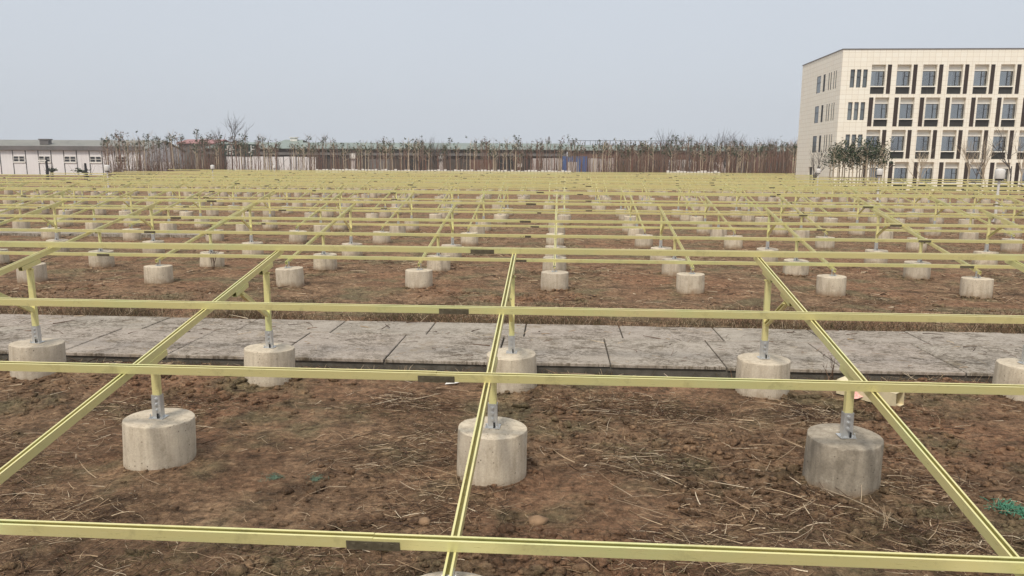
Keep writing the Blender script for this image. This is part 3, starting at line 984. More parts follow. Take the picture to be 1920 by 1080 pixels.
tag(b.build('paper_scrap', M['whitebox'], None, False, (q0.x, q0.y, gz(q0.x, q0.y) + .01)), 'small white paper scrap on the soil left of the centre rafter', 'paper')

# ------------------------------------------------------------------ buildings
def wall_open(b, u0, u1, z0, z1, holes, P, depth, mi=0):
    """wall sheet over (u, z) with rectangular holes and reveals; P(u, d, z) -> point, d = depth into the building"""
    us_ = sorted({u0, u1, *[h[0] for h in holes], *[h[2] for h in holes]})
    zs_ = sorted({z0, z1, *[h[1] for h in holes], *[h[3] for h in holes]})
    us_ = [u for u in us_ if u0 <= u <= u1]
    zs_ = [z for z in zs_ if z0 <= z <= z1]
    hole = lambda u, z: any(h[0] < u < h[2] and h[1] < z < h[3] for h in holes)
    for zi in range(len(zs_) - 1):
        run = None
        for ui in range(len(us_) - 1):
            solid = not hole((us_[ui] + us_[ui + 1]) / 2, (zs_[zi] + zs_[zi + 1]) / 2)
            if solid and run is None:
                run = us_[ui]
            if run is not None and (not solid or ui == len(us_) - 2):
                e_ = us_[ui + 1] if solid else us_[ui]
                b.add([P(run, 0, zs_[zi]), P(e_, 0, zs_[zi]), P(e_, 0, zs_[zi + 1]), P(run, 0, zs_[zi + 1])], [(0, 1, 2, 3)], mi)
                run = None
    for h in holes:
        c = [(h[0], h[1]), (h[2], h[1]), (h[2], h[3]), (h[0], h[3])]
        for k in range(4):
            (ua, za), (ub, zb) = c[k], c[(k + 1) % 4]
            b.add([P(ua, 0, za), P(ub, 0, zb), P(ub, depth, zb), P(ua, depth, za)], [(0, 1, 2, 3)], mi)

# office block
OX, OY = 29.0, 82.0
NB, BAY = 11, 2.57
OX1, OY1, OZ = OX + 3.0 + NB * BAY + 1.2, 95.0, 14.39
B0 = OX + 3.02
ST = 3.30
office = empty('office_building', (OX, OY, 0))
tag(office, 'four-storey cream stone-clad office block with staggered deep-set windows', 'building')
Z_TOP = 12.89                                   # top of the highest recesses
REC_H, REC_D = 2.95, 0.46
holes, cells = [], []
for s_ in range(4):
    zt = Z_TOP - ST * s_
    zb = max(zt - REC_H, 0.05)
    for k in range(NB):
        xb = B0 + k * BAY
        if s_ % 2 == 0:
            win, lou = (xb, xb + 1.42), (xb + 1.60, xb + 2.03)
        else:
            lou, win = (xb - .02, xb + .43), (xb + .60, xb + 2.02)
        holes.append((win[0] - OX, zb, win[1] - OX, zt))
        holes.append((lou[0] - OX, zb, lou[1] - OX, zt))
        cells.append((win, lou, zb, zt))
    for k in range(3):
        xa = OX + .92 + k * .64
        holes.append((xa - OX, zt - 2.3, xa + .45 - OX, zt - .48)) if s_ < 3 else None
b = MB()
wall_open(b, 0, OX1 - OX, 0, OZ, holes, lambda u, d, z: (u, d, z), REC_D)
side_holes = []
for s_ in range(3):
    zt = Z_TOP - .40 - ST * s_
    for (ya, yb) in ((88.2, 89.5), (86.75, 87.4), (85.5, 85.75), (84.85, 85.1), (84.0, 84.22), (83.4, 83.62)):
        side_holes.append((ya - OY, zt - 1.85, yb - OY, zt))
side_holes.append((89.0 - OY, 0.03, 90.3 - OY, 2.4))
wall_open(b, 0, OY1 - OY, 0, OZ, side_holes, lambda u, d, z: (d, u, z), 0.35)
b.add([(OX1 - OX, 0, 0), (OX1 - OX, OY1 - OY, 0), (OX1 - OX, OY1 - OY, OZ), (OX1 - OX, 0, OZ), (0, OY1 - OY, 0), (0, OY1 - OY, OZ)], [(0, 1, 2, 3), (1, 4, 5, 2)])
b.build('wall', M['cream'], office)
MB().box(-.06, -.06, OZ + .002, OX1 - OX + .06, OY1 - OY + .06, OZ + .09).build('coping', M['wallgrey'], office)
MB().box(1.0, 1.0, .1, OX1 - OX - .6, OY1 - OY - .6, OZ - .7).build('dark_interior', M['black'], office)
wf = MB()
W_, Hh = 1.42, 1.52
for (x0, z0, x1, z1) in ((0, 0, .05, Hh), (W_ - .05, 0, W_, Hh), (.05, 0, W_ - .05, .05), (.05, Hh - .05, W_ - .05, Hh), (.86, .05, .92, Hh - .05), (.92, .98, W_ - .05, 1.03)):
    wf.box(x0, 0, z0, x1, .07, z1)
wf_me = wf.mesh('frame', M['frame'])
pane_me = MB().box(.04, .03, .04, W_ - .04, .04, Hh - .04).mesh('pane', M['clearglass'])
cur_me = MB().box(.06, .046, .06, .82, .056, Hh - .06).mesh('curtain', M['blind'])
cur2_me = MB().box(.06, .048, .06, .82, .055, Hh - .06).mesh('curtain', M['blindgrey'])
sill_me = MB().box(-.0, -.31, -.10, W_, .07, 0).mesh('sill', M['creamtrim'])
head_me = MB().box(0, .0, 0, W_, .07, .26).box(0, .10, .26, W_, .14, .63).mesh('head_panel', M['creamtrim'])
for i, (win, lou, zb, zt) in enumerate(cells):
    rr = random.Random(i)
    zw = zt - .62 - Hh
    w = put('window', wf_me, office, (win[0] - OX, REC_D - .14, zw))
    put('pane', pane_me, w)
    if rr.random() < .9:
        c = put('curtain', rr.choice([cur_me, cur_me, cur2_me]), w)
        c.scale = (rr.uniform(.6, 1.6), 1, 1)
    put('sill', sill_me, w)
    put('head_panel', head_me, w, (0, 0, Hh + .002))
    if zw - .1 > zb + .1:
        MB().box(win[0] - OX, .16, zb, win[1] - OX, .42, zw - .102).build('spandrel_panel', M['spandrel'], office)
    lb = MB()
    lb.box(lou[0] - OX, .08, zb, lou[1] - OX, .16, zt)
    n_ = 9
    for q in range(n_):
        xq = lou[0] - OX + (q + .5) * (lou[1] - lou[0]) / n_
        lb.box(xq - .012, .05, zb, xq + .012, .08, zt)
    lb.build('louvre_panel', M['brown'], office)
nf = MB()
for (x0, z0, x1, z1) in ((0, 0, .05, 1.82), (.40, 0, .45, 1.82), (.05, 0, .40, .05), (.05, 1.77, .40, 1.82), (.05, 1.02, .40, 1.09)):
    nf.box(x0, 0, z0, x1, .06, z1)
nf_me = nf.mesh('narrow_frame', M['frame'])
np_me = MB().box(.03, .03, .03, .42, .04, 1.79).mesh('pane', M['glass'])
for s_ in range(3):
    for k in range(3):
        w = put('narrow_window', nf_me, office, (.92 + k * .64, .12, Z_TOP - ST * s_ - 2.3))
        put('pane', np_me, w)
for h in side_holes[:-1]:
    d_, hz = h[2] - h[0], h[3] - h[1]
    fb = MB()
    fb.box(.012, h[0], h[1], .12, h[0] + .05, h[3]); fb.box(.012, h[2] - .05, h[1], .12, h[2], h[3])
    if d_ > .4:
        fb.box(.012, h[0] + .05, h[3] - .06, .12, h[2] - .05, h[3]); fb.box(.012, h[0] + .05, h[1] + hz * .58, .12, h[2] - .05, h[1] + hz * .58 + .06)
    w = fb.build('side_window', M['frame'], office)
    MB().box(.03, h[0] + .02, h[1] + .02, .05, h[2] - .02, h[3] - .02).build('pane', M['frame'] if d_ < 1.0 else M['glass'], w)
h = side_holes[-1]
MB().box(.2, h[0], h[1], .27, h[2], h[3]).build('door', M['frame'], office)

# a generic long shed seen square on
def shed(name, label, px0, px1, Y, y_eave, y_ridge, mw, mr, depth=14, hip=0.0, over=.4):
    a_, b_ = at(px0, y_eave, Y), at(px1, y_eave, Y)
    ze, zr = (a_.z + b_.z) / 2, at((px0 + px1) / 2, y_ridge, Y + depth / 2).z
    root = empty(name, (a_.x, Y, 0))
    w = b_.x - a_.x
    tag(root, label, 'building')
    g = MB()
    g.box(0, 0, -.1, w, .25, ze); g.box(0, depth - .25, -.1, w, depth, ze)
    g.box(0, .25, -.1, .25, depth - .25, ze); g.box(w - .25, .25, -.1, w, depth - .25, ze)
    if hip == 0:
        for x_ in (0, w - .25):
            g.add([(x_, 0, ze), (x_, depth, ze), (x_, depth / 2, zr - .1), (x_ + .25, 0, ze), (x_ + .25, depth, ze), (x_ + .25, depth / 2, zr - .1)], [(0, 2, 1), (3, 4, 5), (0, 3, 5, 2), (1, 2, 5, 4)])
    g.build('wall', mw, root)
    o_, t_ = over, .14
    r = MB()
    y0_, y1_ = -o_, depth + o_
    zl = ze - (zr - ze) * o_ / (depth / 2)
    r.add([(-o_, y0_, zl), (w + o_, y0_, zl), (w + o_ - hip, depth / 2, zr), (-o_ + hip, depth / 2, zr), (-o_, y1_, zl), (w + o_, y1_, zl),
           (-o_, y0_, zl + t_), (w + o_, y0_, zl + t_), (w + o_ - hip, depth / 2, zr + t_), (-o_ + hip, depth / 2, zr + t_), (-o_, y1_, zl + t_), (w + o_, y1_, zl + t_)],
          [(0, 3, 2, 1), (3, 4, 5, 2), (6, 7, 8, 9), (9, 8, 11, 10), (0, 1, 7, 6), (4, 10, 11, 5), (0, 6, 9, 3), (3, 9, 10, 4), (1, 2, 8, 7), (2, 5, 11, 8)])
    r.build('roof', mr, root)
    return root, w, ze, zr
def lx(root, px, py, Y):
    return at(px, py, Y).x - root.location.x

# white warehouse at the left
YW = 140.0
wh, ww, ze, zr = shed('white_warehouse', 'long low white sheet-metal warehouse with grey roof and small paired windows', -160, 268, YW, 281, 263.5, M['white'], M['roof'], 16)
MB().box(-.3, -.5, ze - .05, ww + .3, -.05, ze + .75).build('fascia', M['roofdark'], wh)
kx = [lx(wh, 1 + 23.9 * k, 300, YW) for k in range(-5, 12)]
for x_ in kx:
    MB().box(x_ - .07, -.05, 0, x_ + .07, -.003, ze - .07).build('wall_joint', M['joint'], wh)
wh_f = MB()
for x_ in (0, 1.02, 1.16, 2.18):
    wh_f.box(x_, 0, 0, x_ + .08, .08, 1.12)
for z_ in (0, .52, 1.04):
    wh_f.box(.08, 0.005, z_, 2.18, .075, z_ + .08)
whf_me = wh_f.mesh('window', M['whitebox'])
whp_me = MB().box(.04, .03, .04, 2.22, .05, 1.08).mesh('pane', M['frame'])
whs_me = MB().box(-.1, -.06, -.16, 2.36, .06, -.002).mesh('sill', M['whitebox'])
zw = at(130, 304, YW).z
for k in range(len(kx) - 1):
    if (k - 5) % 2 == 1:
        w = put('window', whf_me, wh, (kx[k] + .08, -.085, zw))
        put('pane', whp_me, w); put('sill', whs_me, w)
q = at(92, 267, YW + 5)
MB().box(-.9, -.5, -.6, .9, .5, .35).box(-1.1, -.6, .35, 1.1, .6, .55).build('roof_vent', M['roofdark'], wh, False, (q.x - wh.location.x, 4.0, q.z + .1))

# red-roofed house far behind, pagoda-roofed house
hr, w_, e_, r_ = shed('red_roof_house', 'far house with a faded red tile roof above the nursery trees', 335, 402, 165, 269, 262.5, M['wallgrey'], M['tilered'], 10)
ph, w_, e_, r_ = shed('hip_roof_house', 'far house with a grey hipped roof and white skylight box', 512, 566, 172, 272, 263, M['walldark'], M['roofgreen'], 9, 1.6)
MB().box(-.8, -.4, -.4, .8, .4, .35).box(-1.0, -.6, .352, 1.0, .6, .5).build('roof_box', M['whitebox'], ph, False, (w_ * .55, 3.6, r_ + .2))

# long grey-green warehouse in the middle
YL = 150.0
lw, w_, ze, zr = shed('long_warehouse', 'long dark warehouse with a pale grey-green roof behind the nursery trees', 385, 1062, YL, 279.5, 269, M['walldark'], M['roofgreen'], 18)
MB().box(0, -.45, ze - 1.25, w_, -.3, ze - .75).build('light_strip', M['wallgrey'], lw)
for px, wpx in ((505, 36), (575, 40), (690, 44), (760, 46), (880, 48), (930, 34), (985, 40)):
    x_ = lx(lw, px, 300, YL)
    MB().box(x_, -.12, 0, x_ + wpx * .106, -.003, 3.3).build('shutter_door', random.choice([M['wallgrey'], M['spandrel'], M['wallred'], M['brown']]), lw)
for px in (664, 828):
    x_ = lx(lw, px, 300, YL)
    cp = MB().box(x_ - .4, -.9, 0, x_ + .4, -.46, ze - 1.9).build('pillar', M['hoard'], lw)
    MB().box(x_ - .55, -1.2, ze - 1.899, x_ + .55, -.3, ze - .9).build('white_box', M['whitebox'], cp)
x_ = lx(lw, 972, 290, YL)
MB().box(x_ - .2, -.6, 1.9, x_ + .8, -.13, 2.6).build('meter_box', M['whitebox'], lw)

# brown and brick sheds at the right of it
sr, w_, ze, zr = shed('brick_shed', 'long red-brown shed with a rail frame on its roof behind the nursery trees', 1066, 1502, 152, 283, 274, M['wallred'], M['roofgreen'], 16)
rl = MB()
za, zb_ = zr - .2, zr + 1.0
n_ = 26
x0_, x1_ = .4, lx(sr, 1306, 270, 160)
for k in range(n_):
    x_ = x0_ + (x1_ - x0_) * k / (n_ - 1)
    rl.box(x_ - .04, 7.9, za, x_ + .04, 7.98, zb_)
rl.box(x0_, 7.88, zb_, x1_, 7.99, zb_ + .08)
rl.build('roof_railing', M['spandrel'], sr)
for px, wpx, mt in ((1155, 40, 'walldark'), (1215, 34, 'brown'), (1262, 44, 'hoard'), (1330, 40, 'hoard'), (1384, 30, 'wallgrey'), (1425, 50, 'walldark')):
    x_ = lx(sr, px, 300, 152)
    MB().box(x_, -.12, 0, x_ + wpx * .106, -.003, 3.0 + .5 * random.random()).build('shutter_door', M[mt], sr)

# hoardings, blue gate, white huts before the sheds
def hoarding(label, px0, px1, Y, ytop, mat, n, name='hoarding', cat='hoarding', group='hoardings before the sheds'):
    a_, b_ = at(px0, ytop, Y), at(px1, ytop, Y)
    root = empty(name, (a_.x, Y, 0))
    tag(root, label, cat, group)
    w = (b_.x - a_.x) / n
    for k in range(n):
        h_ = a_.z + random.uniform(-.06, .06)
        MB().box(k * w + .03, 0, 0, (k + 1) * w - .03, .08, h_).build('panel', mat, root)
        MB().box(k * w - .06, -.06, -.05, k * w + .03, .1, h_ + .05).build('post', M['joint'], root)
    return root
hoarding('pale grey panel hoarding just left of the blue gate', 997, 1054, 138, 296.5, M['hoard'], 6)
hoarding('pale grey panel hoarding just right of the blue gate', 1103, 1152, 138, 296.5, M['hoard'], 5)
hoarding('whitish panel hoarding before the red-brown shed', 1252, 1300, 138, 299, M['hoard'], 5)
hoarding('stained white panel hoarding below the dark sign board', 424, 592, 132, 293.5, M['white'], 14)
hoarding('short white panel hoarding with dark strip above it in the nursery trees', 287, 321, 130, 304, M['white'], 4)
g0, g1 = at(1055, 293, 137), at(1101, 293, 137)
gt = empty('blue_gate', (g0.x, 137, 0))
tag(gt, 'blue sheet-metal gate with a white lower panel between grey hoardings', 'gate')
w_ = g1.x - g0.x
MB().box(0, 0, 0, w_ * .47, .1, g0.z).build('leaf', M['blue'], gt)
MB().box(w_ * .49, 0, 0, w_, .1, g0.z).build('leaf', M['blue'], gt)
MB().box(w_ * .2, -.06, .9, w_ * .58, -.003, g0.z - 1.0).build('white_panel', M['hoard'], gt)

# dark sign board with two white characters
sg0, sg1 = at(408, 270, 136), at(486, 292, 136)
sgn = empty('sign_board', (sg0.x, 136, 0))
tag(sgn, 'dark green sign board with white Chinese characters above the white hoarding', 'sign')
sw = sg1.x - sg0.x
MB().box(0, 0, sg1.z, sw, .12, sg0.z).build('board', M['darkgreen'], sgn)
for x_ in (.4, sw - .5):
    MB().box(x_, .13, 0, x_ + .15, .28, sg0.z - .1).build('post', M['joint'], sgn)
def glyph(cx, strokes, sz, zc):
    b = MB()
    for (x0, z0, x1, z1) in strokes:
        b.box(cx + x0 * sz, -.05, zc + z0 * sz, cx + x1 * sz, -.003, zc + z1 * sz)
    b.build('character', M['whitebox'], sgn)
zc = (sg0.z + sg1.z) / 2
JING = [(-.3, .38, .3, .46), (-.3, .2, -.22, .38), (.22, .2, .3, .38), (-.22, .27, .22, .32), (-.3, .14, .3, .2),
        (-.5, .02, .5, .09), (-.3, -.06, -.22, -.24), (.22, -.24, .3, -.06), (-.22, -.11, .22, -.06), (-.3, -.30, .3, -.24),
        (-.04, -.5, .04, -.30), (-.36, -.48, -.26, -.36), (.26, -.48, .36, -.36)]
JING = [(min(a, c), min(b_, d), max(a, c), max(b_, d)) for a, b_, c, d in JING]
glyph(at(431, 281, 136).x - sg0.x, JING, 1.75, zc)
glyph(at(471, 281, 136).x - sg0.x, [(-.05, -.5, .06, .5), (.06, .02, .36, .12), (.2, .3, .34, .4), (-.3, -.3, -.12, -.2)], 1.7, zc)

# low bank of soil along the far edge of the field
bk = MB()
bx = np.linspace(-56, 36, 47)
rows_ = []
for yy_, zz_ in ((101.2, -.08), (102.2, .75), (103.2, 1.2), (105.5, 1.25), (107.5, -.08)):
    rows_.append([(x_, yy_ + .25 * math.sin(x_ * 1.7 + zz_), zz_ + (.06 * math.sin(x_ * .9 + yy_) if zz_ > .5 else 0)) for x_ in bx])
nb_ = len(bx)
bk.add([p for r_ in rows_ for p in r_], [(a_ * nb_ + k, a_ * nb_ + k + 1, (a_ + 1) * nb_ + k + 1, (a_ + 1) * nb_ + k) for a_ in range(4) for k in range(nb_ - 1)])
tag(bk.build('earth_bank', M['ground'], None, True), 'low bank of soil behind the farthest frames', kind='structure')

# low white picket fence along the far edge of the field
def picket_fence(label, px0, px1, Y, ytop):
    a_, b_ = at(px0, ytop, Y), at(px1, ytop, Y)
    root = empty('picket_fence', (a_.x, Y, 0))
    tag(root, label, 'fence', 'white fences at the far edge of the field')
    n = int((px1 - px0) / 6.2)
    w = (b_.x - a_.x) / n
    mes = [MB().box(0, 0, .0, w * .78, .06, h_).mesh('picket', M['whitebox']) for h_ in (a_.z, a_.z - .08, a_.z + .07)]
    for k in range(n):
        put('picket', random.choice(mes), root, (k * w, 0, 0))
    MB().box(0, .061, .5, n * w, .12, .62).build('rail', M['whitebox'], root)
picket_fence('low white picket fence, long left stretch at the far edge of the field', 592, 1072, 104, 317)
picket_fence('low white picket fence, short right stretch before the red-brown shed', 1250, 1352, 104, 320.5)

# far lattice mast
q = at(1029, 290, 300)
b = MB()
zt_ = at(1029, 256, 300).z
for dx, dy in ((-.7, -.7), (.7, -.7), (.7, .7), (-.7, .7)):
    b.tube([(dx, dy, 0), (dx * .15, dy * .15, zt_)], .12, 4)
for k in range(8):
    t0, t1 = k / 8, (k + 1) / 8
    r0, r1 = .7 * (1 - .85 * t0), .7 * (1 - .85 * t1)
    b.tube([(-r0, -r0, zt_ * t0), (r1, -r1, zt_ * t1)], .07, 3); b.tube([(r0, -r0, zt_ * t0), (-r1, -r1, zt_ * t1)], .07, 3)
tag(b.build('lattice_mast', M['barkgrey'], None, False, (q.x, 300, 0)), 'thin far lattice mast rising above the sheds', 'mast')

# ------------------------------------------------------------------ lamps with cylinder heads
lamp_me = MB()
n = 24
hp = [(.0, .0), (.205, 0), (.212, .015), (.212, .39), (.19, .43), (.10, .465), (.0, .475)]
vs = [(r_ * math.cos(2 * math.pi * k / n), r_ * math.sin(2 * math.pi * k / n), z_) for r_, z_ in hp for k in range(n)]
lamp_me.add(vs, [(j * n + k, j * n + (k + 1) % n, (j + 1) * n + (k + 1) % n, (j + 1) * n + k) for j in range(len(hp) - 1) for k in range(n)])
lh_me = lamp_me.mesh('lamp_head', M['lamp'])
lh_me.polygons.foreach_set('use_smooth', [2 * n <= i < 3 * n or i >= 4 * n for i in range(len(lh_me.polygons))])
lp_me = MB().tube([(0, 0, 0), (0, 0, 2.2)], [.07, .05], 12).tube([(0, 0, 0), (0, 0, .06)], [.13, .13], 12).mesh('lamp_post', M['lamp'])
lr_me = MB().tube([(0, 0, -.06), (0, 0, -.002)], [.17, .195], 20).mesh('lamp_collar', M['black'])
LAMPS = [(1876, 316, 36.6, 1.0, 'large pale cylinder-headed lamp before the right end of the office block'),
         (1650, 316, 58, 1.0, 'pale cylinder-headed lamp before the evergreen trees of the office block'),
         (1535, 316, 66, .85, 'pale cylinder-headed lamp before the shaded side of the office block'),
         (200, 309, 58.3, 1.0, 'pale cylinder-headed lamp before the white warehouse'),
         (398, 309, 75, .9, 'pale cylinder-headed lamp before the nursery trees'),
         (514, 310, 92, .85, 'small pale cylinder-headed lamp before the stained white hoarding')]
for px, py, Y, sc, lab in LAMPS:
    q = at(px, py, Y)
    h_ = q.z - .475 * sc
    root = empty('path_lamp', (q.x, Y, 0))
    tag(root, lab, 'lamp', 'cylinder-headed lamps round the field')
    o = put('lamp_post', lp_me, root); o.scale = (sc, sc, h_ / 2.2)
    o = put('lamp_head', lh_me, root, (0, 0, h_)); o.scale = (sc, sc, sc)
    put('lamp_collar', lr_me, o)

# ------------------------------------------------------------------ trees
def leaf_cloud(b, c, rad, n, size, rg, mi=0):
    cl = [Vector((rg.gauss(0, .42) * rad[0], rg.gauss(0, .42) * rad[1], rg.gauss(0, .42) * rad[2])) for _ in range(max(3, n // 12))]
    for _ in range(n):
        p = c + rg.choice(cl) + Vector((rg.gauss(0, .16) * rad[0], rg.gauss(0, .16) * rad[1], rg.gauss(0, .16) * rad[2]))
        u = Vector((rg.gauss(0, 1), rg.gauss(0, 1), rg.gauss(0, .6))).normalized()
        v = u.cross(Vector((rg.gauss(0, 1), rg.gauss(0, 1), rg.gauss(0, 1)))).normalized()
        s_ = size * rg.uniform(.5, 1.25)
        b.add([p - u * s_, p - v * s_ * .45, p + u * s_, p + v * s_ * .45], [(0, 1, 2, 3)], mi)

def nursery_protos(count, hmin, hmax, leafm, barkm, nl, lsize, r0, seed, crown=(.7, .7, .6)):
    out = []
    for i in range(count):
        rg = random.Random(seed + i)
        h = rg.uniform(hmin, hmax)
        lean = Vector((rg.gauss(0, .035), rg.gauss(0, .02), 0)) * h
        t = MB()
        t.tube([(0, 0, -.1), lean * .45 + Vector((rg.gauss(0, .06), 0, h * .5)), lean + Vector((0, 0, h))], [r0, r0 * .75, r0 * .35], 6)
        for _ in range(rg.randint(7, 12)):
            z = h * rg.uniform(.6, 1.0)
            p = lean * (z / h) + Vector((0, 0, z))
            d = Vector((rg.gauss(0, .45), rg.gauss(0, .45), rg.uniform(.3, 1.0)))
            t.tube([p, p + d * .5, p + d * .9 + Vector((0, 0, .15))], [r0 * .34, r0 * .26, r0 * .14], 3, cap=False)
        c = MB()
        leaf_cloud(c, lean + Vector((0, 0, h * .94)), crown, int(nl * rg.uniform(.4, 1.3)), lsize, rg)
        out.append((t.mesh('trunk', barkm), c.mesh('crown', leafm)))
    return out
CR = (.62, .62, 1.0)
NP = nursery_protos(8, 5.0, 6.4, M['leafdark'], M['bark'], 70, .14, .065, 100, CR) + nursery_protos(4, 5.2, 6.2, M['leafrust'], M['barkred'], 60, .14, .07, 200, CR)
NPALE = nursery_protos(5, 4.9, 6.0, M['leafdark'], M['barkpale'], 46, .15, .075, 300, CR)
rt = random.Random(31)
WHERE = [(262, 'before the white warehouse'), (420, 'left of the sign board'), (592, 'before the stained white hoarding'), (820, 'before the left half of the long warehouse'), (990, 'before the right half of the long warehouse'), (1160, 'beside the blue gate'), (1330, 'before the left half of the red-brown shed'), (1600, 'before the right half of the red-brown shed')]
NG = 'slender trees of the far nursery row'
def nursery_spot():
    while True:
        px = rt.uniform(198, 1508)
        if (420 < px < 443 or 461 < px < 479) and rt.random() < .88:
            continue
        if rt.random() < (1.0 if px < 480 else .6 if px < 720 else .8 if px < 1100 else .95):
            return px
for cnt in range(290):
    px = nursery_spot()
    Y = rt.uniform(108, 120)
    q = at(px, 320, Y)
    u = rt.random()
    if u < .4:
        (tm, cm), kind_ = rt.choice(NPALE), 'pale-trunked slender young tree'
    else:
        i = rt.randrange(12); tm, cm = NP[i]; kind_ = 'slender young tree with rusty top' if i >= 8 else 'slender young tree with dull green top'
    root = empty('nursery_tree', (q.x, Y, 0), rt.uniform(0, 6.28))
    s_ = (1.06 if px < 480 else .95) * rt.uniform(.84, 1.1) * (Y / 116)
    root.scale = (s_, s_, s_)
    tag(root, kind_ + ' ' + next(w for a, w in WHERE if px <= a), 'tree', NG)
    put('trunk', tm, root); put('crown', cm, root)
# the rest of the row, past the count kept singly
V_, F_, I_ = [], [], []
mb = MB()
for cnt in range(420):
    px = nursery_spot() if cnt < 260 else rt.uniform(1120, 1508)
    Y = rt.uniform(121, 128)
    q = at(px, 320, Y)
    h = rt.uniform(4.6, 6.3)
    lean = Vector((rt.gauss(0, .05), rt.gauss(0, .03), 0)) * h
    mb.tube([(q.x, Y, -.1), Vector((q.x, Y, h * .5)) + lean * .4, Vector((q.x, Y, h)) + lean], [.07, .055, .03], 4, rt.choice([0, 0, 1]), cap=False)
    for _ in range(6):
        z_ = h * rt.uniform(.55, 1)
        d_ = Vector((rt.gauss(0, .45), rt.gauss(0, .45), rt.uniform(.4, 1.1)))
        p_ = Vector((q.x, Y, z_)) + lean * (z_ / h)
        mb.tube([p_, p_ + d_], [.025, .01], 3, 0, cap=False)
    leaf_cloud(mb, Vector((q.x, Y, h * .93)) + lean, (.6, .6, .9), rt.randint(10, 34), .12, rt, rt.choice([2, 2, 3]))
tag(mb.build('nursery_trees', [M['bark'], M['barkred'], M['leafdark'], M['leafrust']]), 'dense back ranks of slender young trees before the sheds', kind='stuff')

# brown twiggy undergrowth at the foot of the nursery row
px_ = np.concatenate([RNG.uniform(1130, 1505, 1300), RNG.uniform(205, 430, 1100), RNG.uniform(430, 1130, 700)])
Y_ = RNG.uniform(106, 124, len(px_))
X_ = np.array([at(p, 320, y_).x for p, y_ in zip(px_, Y_)])
n = len(X_)
base = np.stack([X_, Y_, np.full(n, -.1)], 1)
me = strands('undergrowth', base, RNG.gamma(4, .75, n).clip(1, 5.2), RNG.random(n) * 6.28, RNG.uniform(2.5, 9, n), RNG.uniform(.014, .034, n), RNG.normal(0, .3, n), [M['twig'], M['weed'], M['barkred']], RNG.choice([0, 0, 1, 2, 2], n), 3)
tag(put('undergrowth', me), 'brown twiggy undergrowth among the far nursery trees', 'undergrowth', kind='stuff')

# evergreen trees at the corner of the office block
EV = nursery_protos(6, 3.2, 3.8, M['leafgreen'], M['barkpale'], 330, .10, .06, 500, (.75, .7, 1.0))
rt = random.Random(5)
for k in range(22):
    px = 1553 + 112 * (k + rt.uniform(.1, .9)) / 22
    Y = rt.uniform(68, 73)
    q = at(px, 320, Y)
    tm, cm = rt.choice(EV)
    root = empty('evergreen_tree', (q.x, Y, 0), rt.uniform(0, 6.28))
    s_ = rt.uniform(1.02, 1.2); root.scale = (s_, s_, s_)
    place = 'leftmost of' if k == 0 else 'rightmost of' if k == 21 else ordn(k) + ' from left in'
    tag(root, 'slim evergreen tree with pale trunk, %s the clump before the office block' % place, 'tree', 'evergreen clump before the office block')
    put('trunk', tm, root); put('crown', cm, root)

def bare_tree(loc, h, seed, mat, label, lv=4, spread=.38, n0=1, trunk_frac=.28, r=.011, group=None):
    rg = random.Random(seed)
    t, br = MB(), MB()
    def grow(p, d, L, rad, l):
        mid = p + d * L * .5 + Vector((rg.gauss(0, .05), rg.gauss(0, .05), rg.gauss(0, .02))) * L
        q = p + d * L
        (t if l == lv else br).tube([p, mid, q], [rad, rad * .8, rad * .6], 6 if l == lv else 4 if l > 1 else 3, cap=False)
        if l:
            for _ in range(rg.randint(3, 4) if l > 1 else rg.randint(2, 4)):
                nd = (d + Vector((rg.gauss(0, spread), rg.gauss(0, spread), rg.uniform(-.02, .35)))).normalized()
                grow(p.lerp(q, rg.uniform(.55, 1)), nd, L * rg.uniform(.62, .86), rad * .56, l - 1)
    for _ in range(n0):
        grow(Vector((rg.gauss(0, .1) * (n0 > 1), 0, -.1)), Vector((rg.gauss(0, .12 if n0 > 1 else .03), rg.gauss(0, .03), 1)).normalized(), h * trunk_frac, h * r, lv)
    top = max(v[2] for v in br.v)
    for q_ in (t, br):
        q_.v = [(v[0] * h / top, v[1] * h / top, v[2] * h / top) for v in q_.v]
    root = empty('bare_tree', loc)
    t.build('trunk', mat, root); br.build('branches', mat, root)
    tag(root, label, 'tree', group)
    return root
q = at(428, 320, 135)
bare_tree((q.x, 135, 0), 11.8, 3, M['barkgrey'], 'tall leafless tree rising above the far sheds behind the sign board', 4, .34, 1, .33, .012)
for i, (px, h, n0) in enumerate(((801, 8.4, 3), (818, 7.2, 5), (836, 6.9, 4))):
    q = at(px, 320, 140 + i * 2)
    bare_tree((q.x, 140 + i * 2, 0), h, 40 + i, M['barkgrey'], ['tall thin leafless tree behind the long warehouse roof line', 'bushy leafless tree beside the thin one over the long warehouse', 'low leafless tree, right of three over the long warehouse'][i], 3, .34, n0, .36, .008, 'leafless trees over the long warehouse')
BL = ['leafless tree over the left end of the roof railing', 'thin leafless tree over the middle of the roof railing', 'thin leafless tree over the right end of the roof railing', 'dark leafless tree right of the roof railing',
      'tall dark leafless tree, highest over the red-brown shed', 'forked dark leafless tree beside the highest one', 'slanting leafless tree over the red-brown shed', 'small leafless tree near the right end of the red-brown shed', 'last small leafless tree before the office block']
for i, (px, h) in enumerate(((1243, 8.6), (1258, 8.4), (1292, 8.2), (1326, 7.8), (1340, 9.0), (1358, 8.7), (1376, 8.2), (1420, 7.6), (1452, 7.4))):
    Y = 128 + (i % 3) * 2.5
    q = at(px, 320, Y)
    bare_tree((q.x, Y, 0), h, 60 + i, M['barkgrey'], BL[i], 3, .28, 2, .36, .009, 'leafless trees over the red-brown shed')
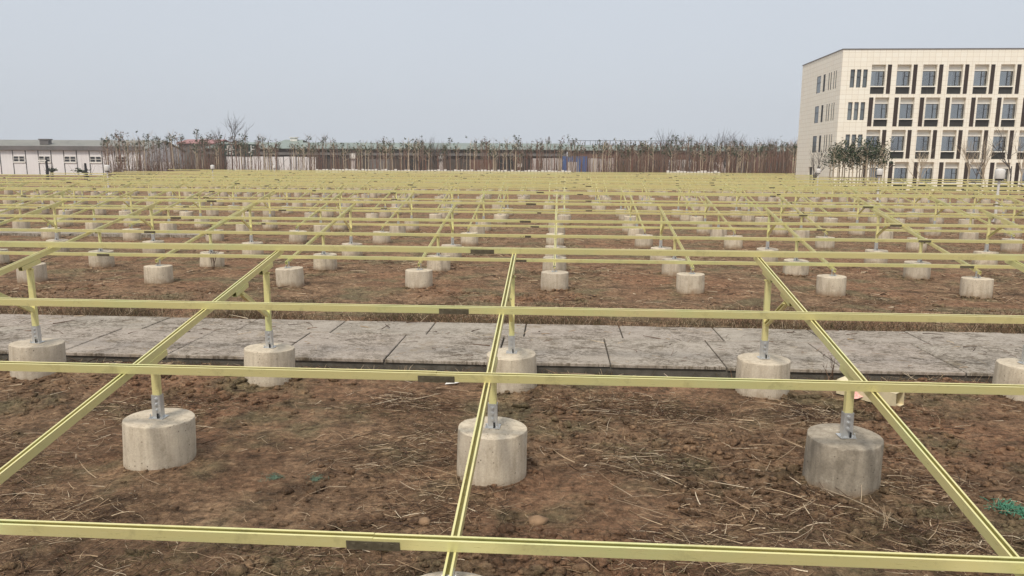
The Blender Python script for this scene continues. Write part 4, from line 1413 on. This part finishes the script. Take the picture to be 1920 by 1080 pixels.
# pale leafless trees before the office block
for i, (px, h, pale, lab) in enumerate(((1722, 4.3, 1, 'small pale leafless tree before the second ground-floor bay of the office block'), (1818, 5.2, 1, 'pale leafless tree with a bent trunk before the office block'), (1830, 4.8, 0, 'dark leafless tree beside the pale bent one'),
                                      (1848, 5.4, 1, 'pale patchy-barked leafless tree just left of the large lamp'), (1900, 6.4, 0, 'widest dark leafless tree right of the large lamp'), (1915, 5.6, 1, 'pale leafless tree at the right edge before the office block'), (1528, 4.6, 0, 'thin leafless tree by the shaded side door of the office block'))):
    Y = 70 + (i % 2) * 2
    q = at(px, 320, Y)
    bare_tree((q.x, Y, 0), h, 80 + i, M['barkpale'] if pale else M['barkgrey'], lab, 3, .3, 1 if i % 3 else 2, .42, .011, 'leafless trees before the office block')
# pruned stumps and a low hedge before the white warehouse
for i, (px, yt, lab) in enumerate(((86, 297, 'dark pruned tree stump with a pale side board before the white warehouse'), (163, 306, 'short leaning dark stump before the white warehouse'))):
    q = at(px, yt, 100)
    b = MB().tube([(0, 0, 0), (.05 - .3 * i, 0, q.z * .5), (.0 - .25 * i, 0, q.z)], [.2, .17, .14], 8)
    root = empty('tree_stump', (q.x, 100, 0))
    b.build('trunk', M['black'], root)
    if i == 0:
        MB().box(-1.0, -.2, q.z - .35, .1, -.15, q.z - .2, 0, Matrix.Rotation(0, 4, 'Y')).build('side_board', M['whitebox'], root)
    tag(root, lab, 'tree stump', 'stumps before the white warehouse')
for i, (px, w_) in enumerate(((97, 1.6), (158, 2.6))):
    q = at(px, 326, 101)
    b = MB()
    leaf_cloud(b, Vector((0, 0, 1.3)), (w_ * .6, .5, .45), 190, .16, random.Random(i + 900))
    st = MB()
    rg = random.Random(i)
    for _ in range(9):
        x_ = rg.gauss(0, w_ * .35)
        st.tube([(x_ * .4, 0, 0), (x_, rg.gauss(0, .2), 1.8 + rg.random() * .5)], [.03, .01], 3)
    root = empty('shrub', (q.x, 101, 0))
    b.build('foliage', M['leafdark'], root); st.build('stems', M['barkgrey'], root)
    tag(root, ['small grey-green shrub at the foot of the pruned stump', 'wide grey-green shrub round the short leaning stump'][i], 'shrub', 'shrubs before the white warehouse')

# ------------------------------------------------------------------ winter smog
hm = bpy.data.materials.new('haze')
hm.use_nodes = True
hn, hl = hm.node_tree.nodes, hm.node_tree.links
hn.clear()
ho = hn.new('ShaderNodeOutputMaterial')
hv = hn.new('ShaderNodeVolumePrincipled')
hv.inputs['Color'].default_value = (0.86, 0.88, 0.9, 1)
hv.inputs['Density'].default_value = 0.0005
hl.new(hv.outputs[0], ho.inputs['Volume'])
hb = MB().box(-700, -70, -1.5, 700, 420, 32).build('haze', hm)
tag(hb, 'thin pale winter smog over the field', kind='stuff')
